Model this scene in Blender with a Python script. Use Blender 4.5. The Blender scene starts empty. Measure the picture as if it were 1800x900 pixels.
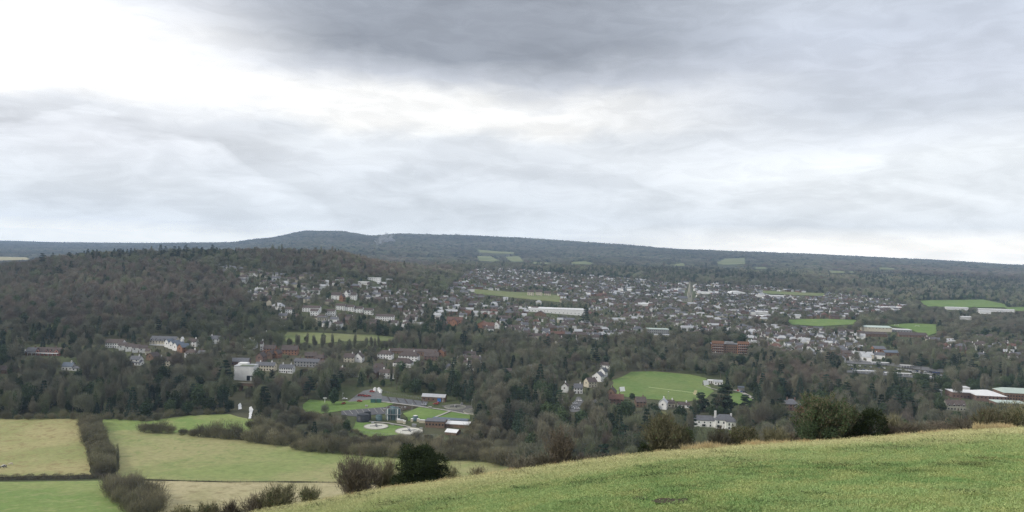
import bpy, bmesh, math, random
import numpy as np
from mathutils import Vector, Matrix
from mathutils.geometry import delaunay_2d_cdt
random.seed(7); rng = np.random.default_rng(11)
C = bpy.context.scene
col = C.collection
R = math.radians
# ------------------------------------------------------------------ camera
F = 1300.0                                   # focal length in photograph pixels (1800 wide)
PITCH, ROLL = R(0.24), R(1.5)
fw = Vector((0, math.cos(PITCH), -math.sin(PITCH)))
up0 = Vector((0, math.sin(PITCH), math.cos(PITCH))); rt0 = Vector((1, 0, 0))
rt = rt0 * math.cos(ROLL) + up0 * math.sin(ROLL)
up = up0 * math.cos(ROLL) - rt0 * math.sin(ROLL)
cam = bpy.data.cameras.new('camera'); co = bpy.data.objects.new('camera', cam); col.objects.link(co)
m = Matrix((rt, up, -fw)).transposed().to_4x4(); co.matrix_world = m
cam.lens = 26.0; cam.sensor_width = 36.0; cam.clip_start = 0.3; cam.clip_end = 60000
C.camera = co
# ------------------------------------------------------------------ light
SUN_EL, SUN_AZ = R(32), R(-112)              # sun behind thin cloud, to the left (azimuth from +Y towards +X)
sl = bpy.data.lights.new('sun', 'SUN'); so = bpy.data.objects.new('sun', sl); col.objects.link(so)
sl.energy = 1.5; sl.angle = R(12); sl.color = (1.0, 0.95, 0.86)
sd = Vector((math.sin(SUN_AZ) * math.cos(SUN_EL), math.cos(SUN_AZ) * math.cos(SUN_EL), math.sin(SUN_EL)))
so.rotation_euler = sd.to_track_quat('Z', 'Y').to_euler()
C.view_settings.view_transform = 'Standard'; C.view_settings.look = 'None'
C.view_settings.exposure = 0.34; C.view_settings.gamma = 1.0
C.cycles.use_denoising = True; C.cycles.denoising_prefilter = 'NONE'
C.cycles.max_bounces = 5; C.cycles.diffuse_bounces = 2; C.cycles.glossy_bounces = 2
C.cycles.volume_bounces = 0; C.cycles.transparent_max_bounces = 8

def lin(r, g, b):
    f = lambda c: (c / 255 / 12.92) if c / 255 <= .04045 else ((c / 255 + .055) / 1.055) ** 2.4
    return (f(r), f(g), f(b), 1)

class NT:                                     # tiny node helper
    def __init__(s, tree): s.t = tree; s.n = tree.nodes; s.l = tree.links
    def new(s, ty, **kw):
        n = s.n.new(ty)
        for k, v in kw.items(): setattr(n, k, v)
        return n
    def link(s, a, b): s.l.new(a, b)
    def val(s, sock, v):
        if isinstance(v, bpy.types.NodeSocket): s.l.new(v, sock)
        else: sock.default_value = v
    def math(s, op, a, b=0.0, c=None, clamp=False):
        n = s.new('ShaderNodeMath', operation=op); n.use_clamp = clamp
        s.val(n.inputs[0], a); s.val(n.inputs[1], b)
        if c is not None: s.val(n.inputs[2], c)
        return n.outputs[0]
    def mix(s, f, a, b, mode='MIX'):
        n = s.new('ShaderNodeMix', data_type='RGBA', blend_type=mode)
        s.val(n.inputs[0], f); s.val(n.inputs[6], a); s.val(n.inputs[7], b)
        return n.outputs[2]
    def noise(s, vec, scale, detail=4, rough=.55, dist=0.0, out=0, lac=2.0):
        n = s.new('ShaderNodeTexNoise')
        if vec is not None: s.l.new(vec, n.inputs['Vector'])
        n.inputs['Scale'].default_value = scale; n.inputs['Detail'].default_value = detail
        n.inputs['Roughness'].default_value = rough; n.inputs['Distortion'].default_value = dist
        n.inputs['Lacunarity'].default_value = lac
        return n.outputs[out]
    def ramp(s, f, stops, interp='LINEAR'):
        n = s.new('ShaderNodeValToRGB'); n.color_ramp.interpolation = interp
        e = n.color_ramp.elements
        while len(e) < len(stops): e.new(0.5)
        for el, (p, c) in zip(e, stops):
            el.position = p; el.color = c if len(c) == 4 else (*c, 1)
        s.val(n.inputs[0], f); return n.outputs[0]
    def sstep(s, x, a, b):
        n = s.new('ShaderNodeMapRange', interpolation_type='SMOOTHSTEP'); n.clamp = True
        s.val(n.inputs[0], x); n.inputs[1].default_value = a; n.inputs[2].default_value = b
        return n.outputs[0]

# ------------------------------------------------------------------ world: nishita sky under a broken cloud deck
w = bpy.data.worlds.new('World'); C.world = w; w.use_nodes = True
t = NT(w.node_tree); t.n.clear()
sky = t.new('ShaderNodeTexSky', sky_type='NISHITA'); sky.sun_disc = False
sky.sun_elevation = SUN_EL; sky.sun_rotation = SUN_AZ
tc = t.new('ShaderNodeTexCoord'); sep = t.new('ShaderNodeSeparateXYZ'); t.link(tc.outputs['Generated'], sep.inputs[0])
X, Y, Z = sep.outputs
az = t.math('ARCTAN2', X, Y)
el = t.math('ARCSINE', t.math('MAXIMUM', Z, -0.02))
cv = t.new('ShaderNodeCombineXYZ'); t.link(az, cv.inputs[0]); t.link(t.math('MULTIPLY', el, 2.3), cv.inputs[1])
n1 = t.noise(cv.outputs[0], 3.2, 7, .52, .3)
cv2 = t.new('ShaderNodeCombineXYZ'); t.link(t.math('ADD', az, 7.3), cv2.inputs[0]); t.link(t.math('MULTIPLY', el, 3.6), cv2.inputs[1])
n2 = t.noise(cv2.outputs[0], 5.5, 8, .5, .6)
n3 = t.noise(cv2.outputs[0], 2.1, 3, .5, .0)
tilt = t.math('MULTIPLY', az, 0.0)
warp = t.math('ADD', t.math('MULTIPLY', t.math('SUBTRACT', n1, .5), .10), t.math('MULTIPLY', t.math('SUBTRACT', n2, .5), .055))
wamt = t.sstep(el, 0.02, 0.16)
e2 = t.math('ADD', el, t.math('MULTIPLY', warp, wamt))
q = t.math('MULTIPLY', e2, 2.0)               # ramp runs over 0..0.5 rad
def stops(lst): return [(2 * e, lin(*c)) for e, c in lst]
W1 = (255, 255, 255)
rl = t.ramp(q, stops([(0, (226, 233, 240)), (.012, (228, 234, 240)), (.028, (210, 219, 231)), (.07, (222, 228, 236)), (.13, (222, 225, 231)), (.165, (228, 231, 236)), (.185, (250, 250, 250)), (.25, W1), (.285, (240, 242, 246)), (.33, (206, 209, 216)), (.45, (190, 194, 203))]))
rc = t.ramp(q, stops([(0, (228, 236, 242)), (.02, (214, 223, 234)), (.06, (214, 221, 230)), (.11, (221, 226, 233)), (.145, (228, 232, 237)), (.168, (252, 252, 251)), (.198, (252, 252, 251)), (.225, (205, 209, 217)), (.26, (160, 165, 174)), (.32, (164, 169, 178)), (.45, (190, 194, 204))]))
rr = t.ramp(q, stops([(0, (252, 253, 253)), (.026, (248, 250, 251)), (.043, (216, 223, 232)), (.075, (228, 233, 239)), (.115, (237, 241, 245)), (.145, (228, 232, 238)), (.175, (210, 215, 223)), (.23, (205, 210, 220)), (.28, (202, 208, 219)), (.33, (207, 213, 223)), (.45, (198, 203, 214))]))
c12 = t.mix(t.sstep(az, -.54, -.20), rl, rc)
c123 = t.mix(t.sstep(az, .02, .42), c12, rr)
c123 = t.mix(t.math('MULTIPLY', t.sstep(el, .5, .95), t.sstep(n1, .3, .6)), c123, lin(250, 250, 250))  # deck whitened overhead, out of view, added to brighten the land below
# billows: lighter cumulus heads and greyer hollows
bil = t.math('MULTIPLY', t.math('SUBTRACT', t.sstep(n2, .40, .60), .5), .15)
lowm = t.math('SUBTRACT', 1.0, t.math('MULTIPLY', t.sstep(el, .10, .17), .45))
dk = t.math('MULTIPLY', t.math('SUBTRACT', t.sstep(n3, .35, .65), .5), .16)
hor = t.math('MULTIPLY', t.math('SUBTRACT', 1.0, t.sstep(el, .0, .05)), .12)
thick = t.math('MINIMUM', 13000.0, t.math('DIVIDE', 190.0, t.math('MAXIMUM', el, .005)))   # length of low haze in front of the sky
trn = t.math('EXPONENT', t.math('MULTIPLY', thick, -8.8e-5))
gain = t.math('ADD', t.math('ADD', hor, 1.0), t.math('ADD', t.math('MULTIPLY', bil, lowm), t.math('MULTIPLY', dk, t.sstep(el, .02, .2))))
# a bank of heaped cloud low on the left, its head lit against the greyer sheet behind
top = t.math('ADD', t.math('MULTIPLY', t.ramp(t.math('MULTIPLY_ADD', az, .9, .75), [(.10, (.120,) * 3), (.22, (.130,) * 3), (.275, (.160,) * 3), (.34, (.132,) * 3), (.40, (.136,) * 3), (.46, (.085,) * 3), (.52, (.06,) * 3), (.58, (.0,) * 3)]), 1.0), t.math('MULTIPLY', t.math('SUBTRACT', n2, .5), .05))
dlt = t.math('SUBTRACT', top, el)
hd = t.math('MULTIPLY', t.sstep(dlt, -.002, .010), t.math('SUBTRACT', 1.0, t.sstep(dlt, .012, .075)))
bk = t.math('MULTIPLY', t.sstep(t.math('MULTIPLY', dlt, -1.0), .0, .004), t.math('SUBTRACT', 1.0, t.sstep(t.math('MULTIPLY', dlt, -1.0), .004, .05)))
lft = t.math('SUBTRACT', 1.0, t.sstep(az, -.28, -.2))
gain = t.math('ADD', gain, t.math('MULTIPLY', lft, t.math('SUBTRACT', t.math('MULTIPLY', hd, .09), t.math('MULTIPLY', bk, .075))))
n4 = t.noise(cv2.outputs[0], 16, 8, .6, .8)
gain = t.math('ADD', gain, t.math('MULTIPLY', t.math('SUBTRACT', t.sstep(n4, .38, .62), .5), .085))
gm = t.new('ShaderNodeGamma'); t.link(c123, gm.inputs[0]); gm.inputs[1].default_value = 1.16
cc0 = t.new('ShaderNodeVectorMath', operation='SCALE'); t.link(gm.outputs[0], cc0.inputs[0]); t.link(gain, cc0.inputs[3])
comp = t.new('ShaderNodeCombineXYZ')
for i_, c_ in enumerate((.56, .74, 1.0)):
    t.link(t.math('DIVIDE', t.math('SUBTRACT', 1.0, t.math('MULTIPLY', t.math('SUBTRACT', 1.0, trn), .60 * c_)), trn), comp.inputs[i_])
cc = t.new('ShaderNodeVectorMath', operation='MULTIPLY'); t.link(cc0.outputs[0], cc.inputs[0]); t.link(comp.outputs[0], cc.inputs[1])
bg1 = t.new('ShaderNodeBackground'); t.link(sky.outputs[0], bg1.inputs[0]); bg1.inputs[1].default_value = 0.1
bg2 = t.new('ShaderNodeBackground'); t.link(cc.outputs[0], bg2.inputs[0]); bg2.inputs[1].default_value = 0.90
mx = t.new('ShaderNodeMixShader'); mx.inputs[0].default_value = .93
t.link(bg1.outputs[0], mx.inputs[1]); t.link(bg2.outputs[0], mx.inputs[2])
wo = t.new('ShaderNodeOutputWorld'); t.link(mx.outputs[0], wo.inputs[0])

# ------------------------------------------------------------------ terrain height function (eye = 0)
VH = lambda u: 444.6 + math.tan(ROLL) * (u - 900)
BROW = [(-900, .60), (0, .455), (300, .405), (490, .3585), (600, .3425), (700, .3255), (800, .314), (860, .3055), (1000, .288), (1100, .2755), (1200, .265), (1300, .2575), (1400, .250), (1500, .244), (1600, .236), (1700, .228), (1800, .2215), (2400, .20)]
bt = np.array([(u - 900) / F for u, _ in BROW]); bs = np.array([d for _, d in BROW])
YS = np.array([300, 400, 500, 600, 750, 900, 1100, 1300, 1500, 1800, 2200, 2700, 3300, 4000, 5000, 6500, 8000, 12000, 26000.])
TAB = {
 -500: [-110, -122, -124, -122, -108, -92, -78, -70, -72, -90, -105, -110, -110, -108, -100, -80, -55, -10, -40],
 0:    [-110, -122, -124, -122, -108, -90, -72, -62, -66, -90, -105, -110, -110, -108, -100, -80, -55, -6, -40],
 110:  [-110, -122, -124, -122, -108, -89, -68, -52, -44, -75, -100, -105, -106, -104, -96, -76, -50, -8, -40],
 200:  [-110, -122, -125, -122, -109, -89, -62, -42, -32, -60, -95, -100, -100, -95, -85, -60, -35, 0, -40],
 400:  [-110, -122, -125, -123, -112, -95, -70, -42, -21, -40, -80, -90, -90, -80, -60, -20, 18, 10, -40],
 470:  [-110, -122, -125, -124, -113, -97, -74, -46, -18, -38, -78, -88, -88, -65, -35, 25, 80, 30, -40],
 540:  [-110, -122, -125, -125, -115, -98, -80, -50, -18, -34, -75, -86, -76, -45, 5, 90, 168, 50, -40],
 600:  [-110, -122, -125, -125, -116, -100, -84, -54, -20, -35, -75, -84, -72, -40, 10, 95, 172, 60, -40],
 650:  [-110, -122, -125, -125, -117, -104, -90, -66, -36, -40, -72, -80, -70, -42, 5, 85, 136, 60, -40],
 700:  [-110, -122, -125, -125, -118, -110, -98, -80, -54, -45, -70, -75, -70, -45, 0, 90, 164, 60, -40],
 800:  [-110, -122, -125, -125, -122, -114, -105, -92, -80, -65, -56, -60, -60, -50, -20, 68, 165, 60, -40],
 900:  [-110, -122, -125, -125, -124, -118, -110, -100, -92, -85, -75, -62, -60, -50, -20, 62, 156, 60, -40],
 1050: [-110, -122, -125, -125, -125, -119, -113, -106, -100, -92, -80, -57, -65, -45, -15, 62, 120, 60, -40],
 1213: [-110, -122, -125, -125, -125, -120, -115, -111, -107, -105, -92, -62, -66, -55, -20, 46, 70, 40, -40],
 1400: [-110, -122, -125, -125, -125, -121, -117, -114, -110, -104, -92, -68, -58, -52, -18, 28, 62, 30, -40],
 1600: [-110, -122, -125, -125, -125, -122, -118, -115, -112, -106, -92, -75, -62, -48, -24, 8, 36, 20, -40],
 1800: [-110, -122, -125, -125, -125, -122, -118, -116, -113, -108, -98, -82, -67, -52, -34, -10, -5, 0, -40],
 2400: [-110, -122, -125, -125, -125, -122, -118, -116, -113, -108, -98, -82, -67, -52, -34, -15, -15, -10, -40]}
tk = np.array([(u - 900) / F for u in TAB]); tz = np.array(list(TAB.values()), float); lys = np.log(YS)
_w = rng.uniform(0, 6.28, (8, 2)); _k = rng.normal(0, 1, (8, 2))
def undul(x, y):
    r = 0
    for i in range(8):
        wl = 180 + 90 * i
        r = r + np.sin((x * _k[i, 0] + y * _k[i, 1]) * 2.2 / wl + _w[i, 0])
    return r / 8
def smooth(a): a = np.clip(a, 0, 1); return a * a * (3 - 2 * a)
def hh(x, y):
    x = np.asarray(x, float); y = np.asarray(y, float)
    yp = np.maximum(y, 25.0)
    tt = np.clip(x / yp, -1.3, 1.15)
    s = np.interp(tt, bt, bs) - 1.6 / 61.5
    yn = np.minimum(y, 85.0)
    zn = -1.6 - s * yn - .012 * np.maximum(yn - 60, 0) ** 2
    zn = zn + .10 * np.sin(x * .31 + y * .13) * np.sin(y * .27 - x * .06) * smooth((y - 4) / 10) * smooth((60 - y) / 30)
    # table part, Catmull-Rom in log distance and smooth across
    L = np.log(np.clip(y, 300, 25999)); j = np.clip(np.searchsorted(lys, L) - 1, 0, len(lys) - 2)
    fy = (L - lys[j]) / (lys[j + 1] - lys[j])
    i = np.clip(np.searchsorted(tk, tt) - 1, 0, len(tk) - 2)
    fx = smooth((tt - tk[i]) / (tk[i + 1] - tk[i])) * .5 + .5 * np.clip((tt - tk[i]) / (tk[i + 1] - tk[i]), 0, 1)
    def rowv(jj):
        jj = np.clip(jj, 0, len(lys) - 1); return tz[i, jj] * (1 - fx) + tz[i + 1, jj] * fx
    p0, p1, p2, p3 = rowv(j - 1), rowv(j), rowv(j + 1), rowv(j + 2)
    cr = .5 * ((2 * p1) + (p2 - p0) * fy + (2 * p0 - 5 * p1 + 4 * p2 - p3) * fy ** 2 + (3 * p1 - p0 - 3 * p2 + p3) * fy ** 3)
    cr = .6 * cr + .4 * (p1 * (1 - fy) + p2 * fy)
    cr = cr + undul(x, y) * np.clip((y - 1000) / 400, 0, 1) * np.clip(y / 900, 0, 7)
    wgt = smooth((y - 85) / 215.)
    return np.where(y < 85, zn, zn * (1 - wgt) + cr * wgt)
def H(x, y): return float(hh(x, y))
def raydir(u, v):
    d = fw + rt * ((u - 900) / F) + up * ((450 - v) / F); return d
_ygrid = np.concatenate([np.arange(3, 300, .5), np.exp(np.linspace(math.log(300), math.log(12800), 2500))])
def P(u, v, ymin=90):
    """world point of the ground seen at photograph position (u, v)"""
    d = raydir(u, v); sx, sz = d.x / d.y, d.z / d.y
    ys = _ygrid[_ygrid >= ymin]
    k = np.nonzero(hh(sx * ys, ys) >= sz * ys)[0]
    y = ys[k[0]] if len(k) else 12500.
    if len(k) and k[0] > 0:
        y0, y1 = ys[k[0] - 1], y
        for _ in range(12):
            ym = .5 * (y0 + y1)
            if H(sx * ym, ym) >= sz * ym: y1 = ym
            else: y0 = ym
        y = y1
    return Vector((sx * y, y, H(sx * y, y)))
def at(u, y):                                  # ground point in picture column u at distance y
    x = (u - 900) / F * y
    return Vector((x, y, H(x, y)))
_R = np.array(rt); _U = np.array(up); _Fw = np.array(fw)
def proj(x, y, z):
    p = np.stack([x, y, z], -1); d = p @ _Fw
    return 900 + F * (p @ _R) / d, 450 - F * (p @ _U) / d
def inpoly(u, v, poly):
    u = np.asarray(u); v = np.asarray(v); r = np.zeros(u.shape, bool); n = len(poly)
    for i in range(n):
        x1, y1 = poly[i]; x2, y2 = poly[(i + 1) % n]
        if y1 == y2: continue
        c = ((y1 > v) != (y2 > v)) & (u < (x2 - x1) * (v - y1) / (y2 - y1) + x1); r ^= c
    return r

# ------------------------------------------------------------------ tagging and object helpers
def tag(o, label=None, cat=None, group=None, kind=None):
    if label: o['label'] = label
    if cat: o['category'] = cat
    if group: o['group'] = group
    if kind: o['kind'] = kind
    return o
def empty(name, loc, rz=0, sc=None):
    o = bpy.data.objects.new(name, None); col.objects.link(o); o.location = loc; o.rotation_euler = (0, 0, rz)
    o.empty_display_size = .5
    if sc is not None: o.scale = sc
    return o
def link(name, me, parent=None, loc=(0, 0, 0), rz=0, sc=None):
    o = bpy.data.objects.new(name, me); col.objects.link(o); o.location = loc; o.rotation_euler = (0, 0, rz)
    if sc is not None: o.scale = sc
    if parent is not None: o.parent = parent
    return o
class MB:
    def __init__(s): s.v = []; s.f = []; s.m = []
    def box(s, x0, x1, y0, y1, z0, z1, mi=0):
        b = len(s.v); s.v += [(x0, y0, z0), (x1, y0, z0), (x1, y1, z0), (x0, y1, z0), (x0, y0, z1), (x1, y0, z1), (x1, y1, z1), (x0, y1, z1)]
        s.f += [(b, b + 3, b + 2, b + 1), (b + 4, b + 5, b + 6, b + 7), (b, b + 1, b + 5, b + 4), (b + 1, b + 2, b + 6, b + 5), (b + 2, b + 3, b + 7, b + 6), (b + 3, b, b + 4, b + 7)]
        s.m += [mi] * 6; return s
    def face(s, pts, mi=0):
        b = len(s.v); s.v += [tuple(p) for p in pts]; s.f.append(tuple(range(b, b + len(pts)))); s.m.append(mi); return s
    def lathe(s, prof, n=16, c=(0, 0), mi=0, cap=True):
        b = len(s.v)
        for r, z in prof:
            for k in range(n):
                a = 2 * math.pi * k / n; s.v.append((c[0] + r * math.cos(a), c[1] + r * math.sin(a), z))
        for j in range(len(prof) - 1):
            for k in range(n):
                k2 = (k + 1) % n; s.f.append((b + j * n + k, b + j * n + k2, b + (j + 1) * n + k2, b + (j + 1) * n + k)); s.m.append(mi)
        if cap:
            s.f.append(tuple(b + (len(prof) - 1) * n + k for k in range(n))); s.m.append(mi)
        return s
    def tube(s, pts, rad, n=5, mi=0):
        b = len(s.v); pts = [Vector(p) for p in pts]
        for i, p in enumerate(pts):
            d = (pts[min(i + 1, len(pts) - 1)] - pts[max(i - 1, 0)]).normalized()
            a = d.orthogonal().normalized(); c = d.cross(a); r = rad[i] if hasattr(rad, '__len__') else rad
            for k in range(n):
                q_ = 2 * math.pi * k / n; s.v.append(tuple(p + a * (r * math.cos(q_)) + c * (r * math.sin(q_))))
        for j in range(len(pts) - 1):
            for k in range(n):
                k2 = (k + 1) % n; s.f.append((b + j * n + k, b + j * n + k2, b + (j + 1) * n + k2, b + (j + 1) * n + k)); s.m.append(mi)
        s.f.append(tuple(b + (len(pts) - 1) * n + k for k in range(n))); s.m.append(mi); return s
    def mesh(s, name, mats, smooth_=False):
        me = bpy.data.meshes.new(name); me.from_pydata(s.v, [], s.f)
        for q_ in (mats if isinstance(mats, (list, tuple)) else [mats]): me.materials.append(q_)
        if max(s.m, default=0) > 0: me.polygons.foreach_set('material_index', s.m)
        if smooth_: me.polygons.foreach_set('use_smooth', [True] * len(s.f))
        me.update(); return me
    def obj(s, name, mats, parent=None, smooth_=False, loc=(0, 0, 0), rz=0): return link(name, s.mesh(name, mats, smooth_), parent, loc, rz)

# ------------------------------------------------------------------ materials
def base_mat(name):
    mt = bpy.data.materials.new(name); mt.use_nodes = True; t = NT(mt.node_tree)
    b = t.n['Principled BSDF']; return mt, t, b
def mat(name, c, rough=.85, var=.12, scale=.8, bump=.0, spec=.3, c2=None, metal=0):
    mt, t, b = base_mat(name)
    tcn = t.new('ShaderNodeTexCoord').outputs['Object']
    n = t.noise(tcn, scale, 5, .6)
    a = tuple(x * (1 - var) for x in c); d = c2 if c2 else tuple(min(1, x * (1 + var)) for x in c)
    colr = t.ramp(n, [(.3, a), (.7, d)])
    oi = t.new('ShaderNodeObjectInfo')
    k = t.math('MULTIPLY_ADD', oi.outputs['Random'], .22, .89)
    vm = t.new('ShaderNodeVectorMath', operation='SCALE'); t.link(colr, vm.inputs[0]); t.link(k, vm.inputs[3])
    t.link(vm.outputs[0], b.inputs['Base Color']); b.inputs['Roughness'].default_value = rough
    b.inputs['Specular IOR Level'].default_value = spec; b.inputs['Metallic'].default_value = metal
    if bump:
        bm_ = t.new('ShaderNodeBump'); bm_.inputs['Strength'].default_value = bump; bm_.inputs['Distance'].default_value = .1
        t.link(t.noise(tcn, scale * 6, 4, .6), bm_.inputs['Height']); t.link(bm_.outputs[0], b.inputs['Normal'])
    return mt
def tree_mat(name, tones, rnd=.35, inner=.35, big=.0035, rough=.9):
    """tones: ramp over a broad noise of where the tree stands; each tree has its own random shade"""
    mt, t, b = base_mat(name)
    oi = t.new('ShaderNodeObjectInfo')
    n = t.noise(oi.outputs['Location'], big, 3, .6)
    r = oi.outputs['Random']
    big2 = t.noise(oi.outputs['Location'], .0011, 4, .6, .5)
    f = t.math('ADD', t.math('MULTIPLY', t.math('SUBTRACT', n, .5), 1.5), t.math('MULTIPLY_ADD', r, .6, .2))
    cr = t.ramp(f, [(i / (len(tones) - 1), c) for i, c in enumerate(tones)])
    tcn = t.new('ShaderNodeTexCoord').outputs['Object']
    n2 = t.noise(tcn, .45, 3, .6)
    r2 = t.math('FRACT', t.math('MULTIPLY', r, 37.7))
    k = t.math('MULTIPLY', t.math('MULTIPLY_ADD', n2, inner * 2, 1 - inner), t.math('MULTIPLY', t.math('MULTIPLY_ADD', r2, rnd * 2, 1 - rnd), t.math('MULTIPLY_ADD', t.sstep(big2, .38, .62), .5, .92)))
    vm = t.new('ShaderNodeVectorMath', operation='SCALE'); t.link(cr, vm.inputs[0]); t.link(k, vm.inputs[3])
    t.link(vm.outputs[0], b.inputs['Base Color']); b.inputs['Roughness'].default_value = rough
    b.inputs['Specular IOR Level'].default_value = .15
    return mt
M = {}
M['twig'] = tree_mat('bare_twigs', [(.155, .18, .105), (.18, .195, .12), (.17, .175, .13), (.21, .198, .14), (.18, .175, .14)], .28, .3)
M['russet'] = tree_mat('russet_twigs', [(.17, .17, .13), (.195, .175, .135), (.21, .17, .135), (.18, .17, .14)], .2, .25)
M['twig_dark'] = tree_mat('dark_twigs', [(.13, .125, .09), (.15, .13, .10), (.16, .13, .10)])
M['twig_olive'] = tree_mat('olive_twigs', [(.20, .195, .115), (.225, .21, .13), (.24, .21, .145)])
M['bark'] = mat('bark', (.15, .135, .11), .95, .3, 3, .3)
M['green'] = tree_mat('evergreen_leaf', [(.045, .075, .040), (.065, .095, .048), (.085, .115, .055)], .35, .45)
M['conifer'] = tree_mat('conifer_needle', [(.035, .060, .042), (.048, .076, .050), (.060, .088, .052)], .3, .4)
M['ivy'] = tree_mat('ivy_leaf', [(.055, .09, .04), (.08, .115, .052), (.10, .13, .06)], .3, .4)
M['yew'] = tree_mat('yew_leaf', [(.034, .052, .024), (.044, .064, .028), (.05, .07, .03)], .2, .5)
M['privet'] = tree_mat('privet_leaf', [(.05, .07, .024), (.065, .085, .03), (.08, .09, .035)], .2, .5)
M['rust'] = tree_mat('rusty_leaf', [(.16, .07, .04), (.15, .085, .05)], .2, .3)
M['stem'] = mat('hazel_stem', (.27, .225, .18), .9, .25, 3)
M['tan_grass'] = mat('dry_grass', (.42, .34, .18), .9, .3, .6)

def ground_mat(name, c1, c2, c3=None, s1=.02, s2=.25, bump=.4, blotch=.5):
    mt, t, b = base_mat(name)
    g = t.new('ShaderNodeNewGeometry').outputs['Position']
    a = t.noise(g, s1, 5, .6, .4); f = t.noise(g, s2, 6, .65)
    cA = t.mix(t.sstep(a, .36, .64), (*c1, 1), (*c2, 1))
    if c3: cA = t.mix(t.math('MULTIPLY', t.sstep(t.noise(g, s2 * .35, 5, .7, .5), .48, .66), blotch), cA, (*c3, 1))
    k = t.math('MULTIPLY_ADD', f, .8, .6)
    vm = t.new('ShaderNodeVectorMath', operation='SCALE'); t.link(cA, vm.inputs[0]); t.link(k, vm.inputs[3])
    t.link(vm.outputs[0], b.inputs['Base Color']); b.inputs['Roughness'].default_value = .95
    b.inputs['Specular IOR Level'].default_value = .1
    bm_ = t.new('ShaderNodeBump'); bm_.inputs['Strength'].default_value = bump; bm_.inputs['Distance'].default_value = .4
    t.link(t.noise(g, s2 * 3, 4, .7), bm_.inputs['Height']); t.link(bm_.outputs[0], b.inputs['Normal'])
    return mt
M['pasture_tan'] = ground_mat('pasture_tan', (.31, .33, .135), (.43, .385, .19), (.29, .23, .11), .018, .5, blotch=.75)
M['pasture_green'] = ground_mat('pasture_green', (.20, .29, .09), (.28, .33, .12), (.33, .35, .15), .02, .4, blotch=.7)
M['pasture_mid'] = ground_mat('pasture_mid', (.27, .32, .12), (.37, .35, .17), (.22, .28, .10), .010, .3, blotch=.7)
M['stubble'] = ground_mat('stubble', (.40, .37, .20), (.50, .44, .26), (.30, .26, .14), .03, .5, blotch=.75)
M['lawn'] = ground_mat('lawn', (.15, .24, .07), (.20, .28, .09), (.17, .23, .08), .03, .3)
M['pitch'] = ground_mat('pitch', (.145, .225, .07), (.19, .25, .085), (.215, .265, .105), .03, .25)
M['meadow'] = ground_mat('meadow', (.17, .215, .085), (.22, .24, .11), (.24, .23, .13), .01, .08)
M['rough'] = ground_mat('rough_meadow', (.12, .16, .06), (.17, .17, .08), (.16, .13, .08), .03, .3)
M['far_green'] = ground_mat('far_green', (.17, .20, .09), (.24, .26, .12), (.16, .16, .10), .004, .02)
M['tarmac'] = mat('tarmac', (.17, .17, .168), .8, .2, .3, spec=.5)
M['concrete'] = mat('concrete', (.42, .40, .36), .8, .15, .5)
M['soil'] = mat('bare_soil', (.065, .048, .03), .95, .4, 2, .6)
# terrain: leaf litter and rough ground, woodland further off; grass on the near hillside
mt, t, b = base_mat('terrain'); M['terrain'] = mt
g = t.new('ShaderNodeNewGeometry').outputs['Position']; sg = t.new('ShaderNodeSeparateXYZ'); t.link(g, sg.inputs[0])
wood = t.ramp(t.noise(g, .006, 5, .65, .3), [(.3, (.085, .10, .05)), (.45, (.105, .10, .065)), (.58, (.09, .11, .05)), (.7, (.13, .13, .075))])
fine = t.math('MULTIPLY_ADD', t.noise(g, .07, 5, .75), 1.1, .45)
vm = t.new('ShaderNodeVectorMath', operation='SCALE'); t.link(wood, vm.inputs[0]); t.link(fine, vm.inputs[3])
gA = t.mix(t.sstep(t.noise(g, .16, 5, .6, .4), .35, .62), (.18, .26, .08, 1), (.28, .34, .11, 1))
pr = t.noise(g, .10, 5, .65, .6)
band = t.sstep(t.math('ADD', sg.outputs[1], t.math('MULTIPLY', t.math('SUBTRACT', pr, .5), 60)), 28, 54)  # straw band towards the brow: dry grass with its sunlit paleness in the colour
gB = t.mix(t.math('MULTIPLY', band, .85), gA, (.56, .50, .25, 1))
tn = t.math('MULTIPLY_ADD', t.noise(g, 1.8, 6, .75), 1.1, .45)
vm2 = t.new('ShaderNodeVectorMath', operation='SCALE'); t.link(gB, vm2.inputs[0]); t.link(tn, vm2.inputs[3])
isn = t.math('SUBTRACT', 1.0, t.sstep(sg.outputs[1], 66, 78))
t.link(t.mix(isn, vm.outputs[0], vm2.outputs[0]), b.inputs['Base Color']); b.inputs['Roughness'].default_value = .95
b.inputs['Specular IOR Level'].default_value = .1
bn = t.new('ShaderNodeBump'); bn.inputs['Strength'].default_value = .5; bn.inputs['Distance'].default_value = .12
t.link(t.noise(g, 5, 5, .75), bn.inputs['Height']); t.link(bn.outputs[0], b.inputs['Normal'])

# ------------------------------------------------------------------ terrain mesh: one sheet out to the horizon
azs = np.unique(np.concatenate([np.linspace(-math.pi, -1.0, 40), np.linspace(-1.0, 1.0, 520), np.linspace(1.0, math.pi, 40)]))[:-1]
rad = np.concatenate([[0.6, 1.2], np.arange(2, 100, .8), np.exp(np.linspace(math.log(100), math.log(12900), 280))])
A, Rr = np.meshgrid(azs, rad)
gx = Rr * np.sin(A); gy = Rr * np.cos(A)
gyc = np.where(gy < 1.0, np.maximum(gy, -60) , gy)
gz = np.where(gy >= 25, hh(gx, np.maximum(gy, 25)), hh(np.clip(gx, -60, 60), gyc))
far_side = np.clip((np.abs(gx) - 1.3 * np.maximum(gy, 60)) / 200, 0, 1)
gz = np.where((gy < 25) & (np.abs(gx) > 60), gz - smooth((np.abs(gx) - 60) / 300) * 70, gz)
nr, na = gx.shape
verts = np.stack([gx, gy, gz], -1).reshape(-1, 3)
idx = np.arange(nr * na).reshape(nr, na)
nx = np.roll(idx, -1, 1)
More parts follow.
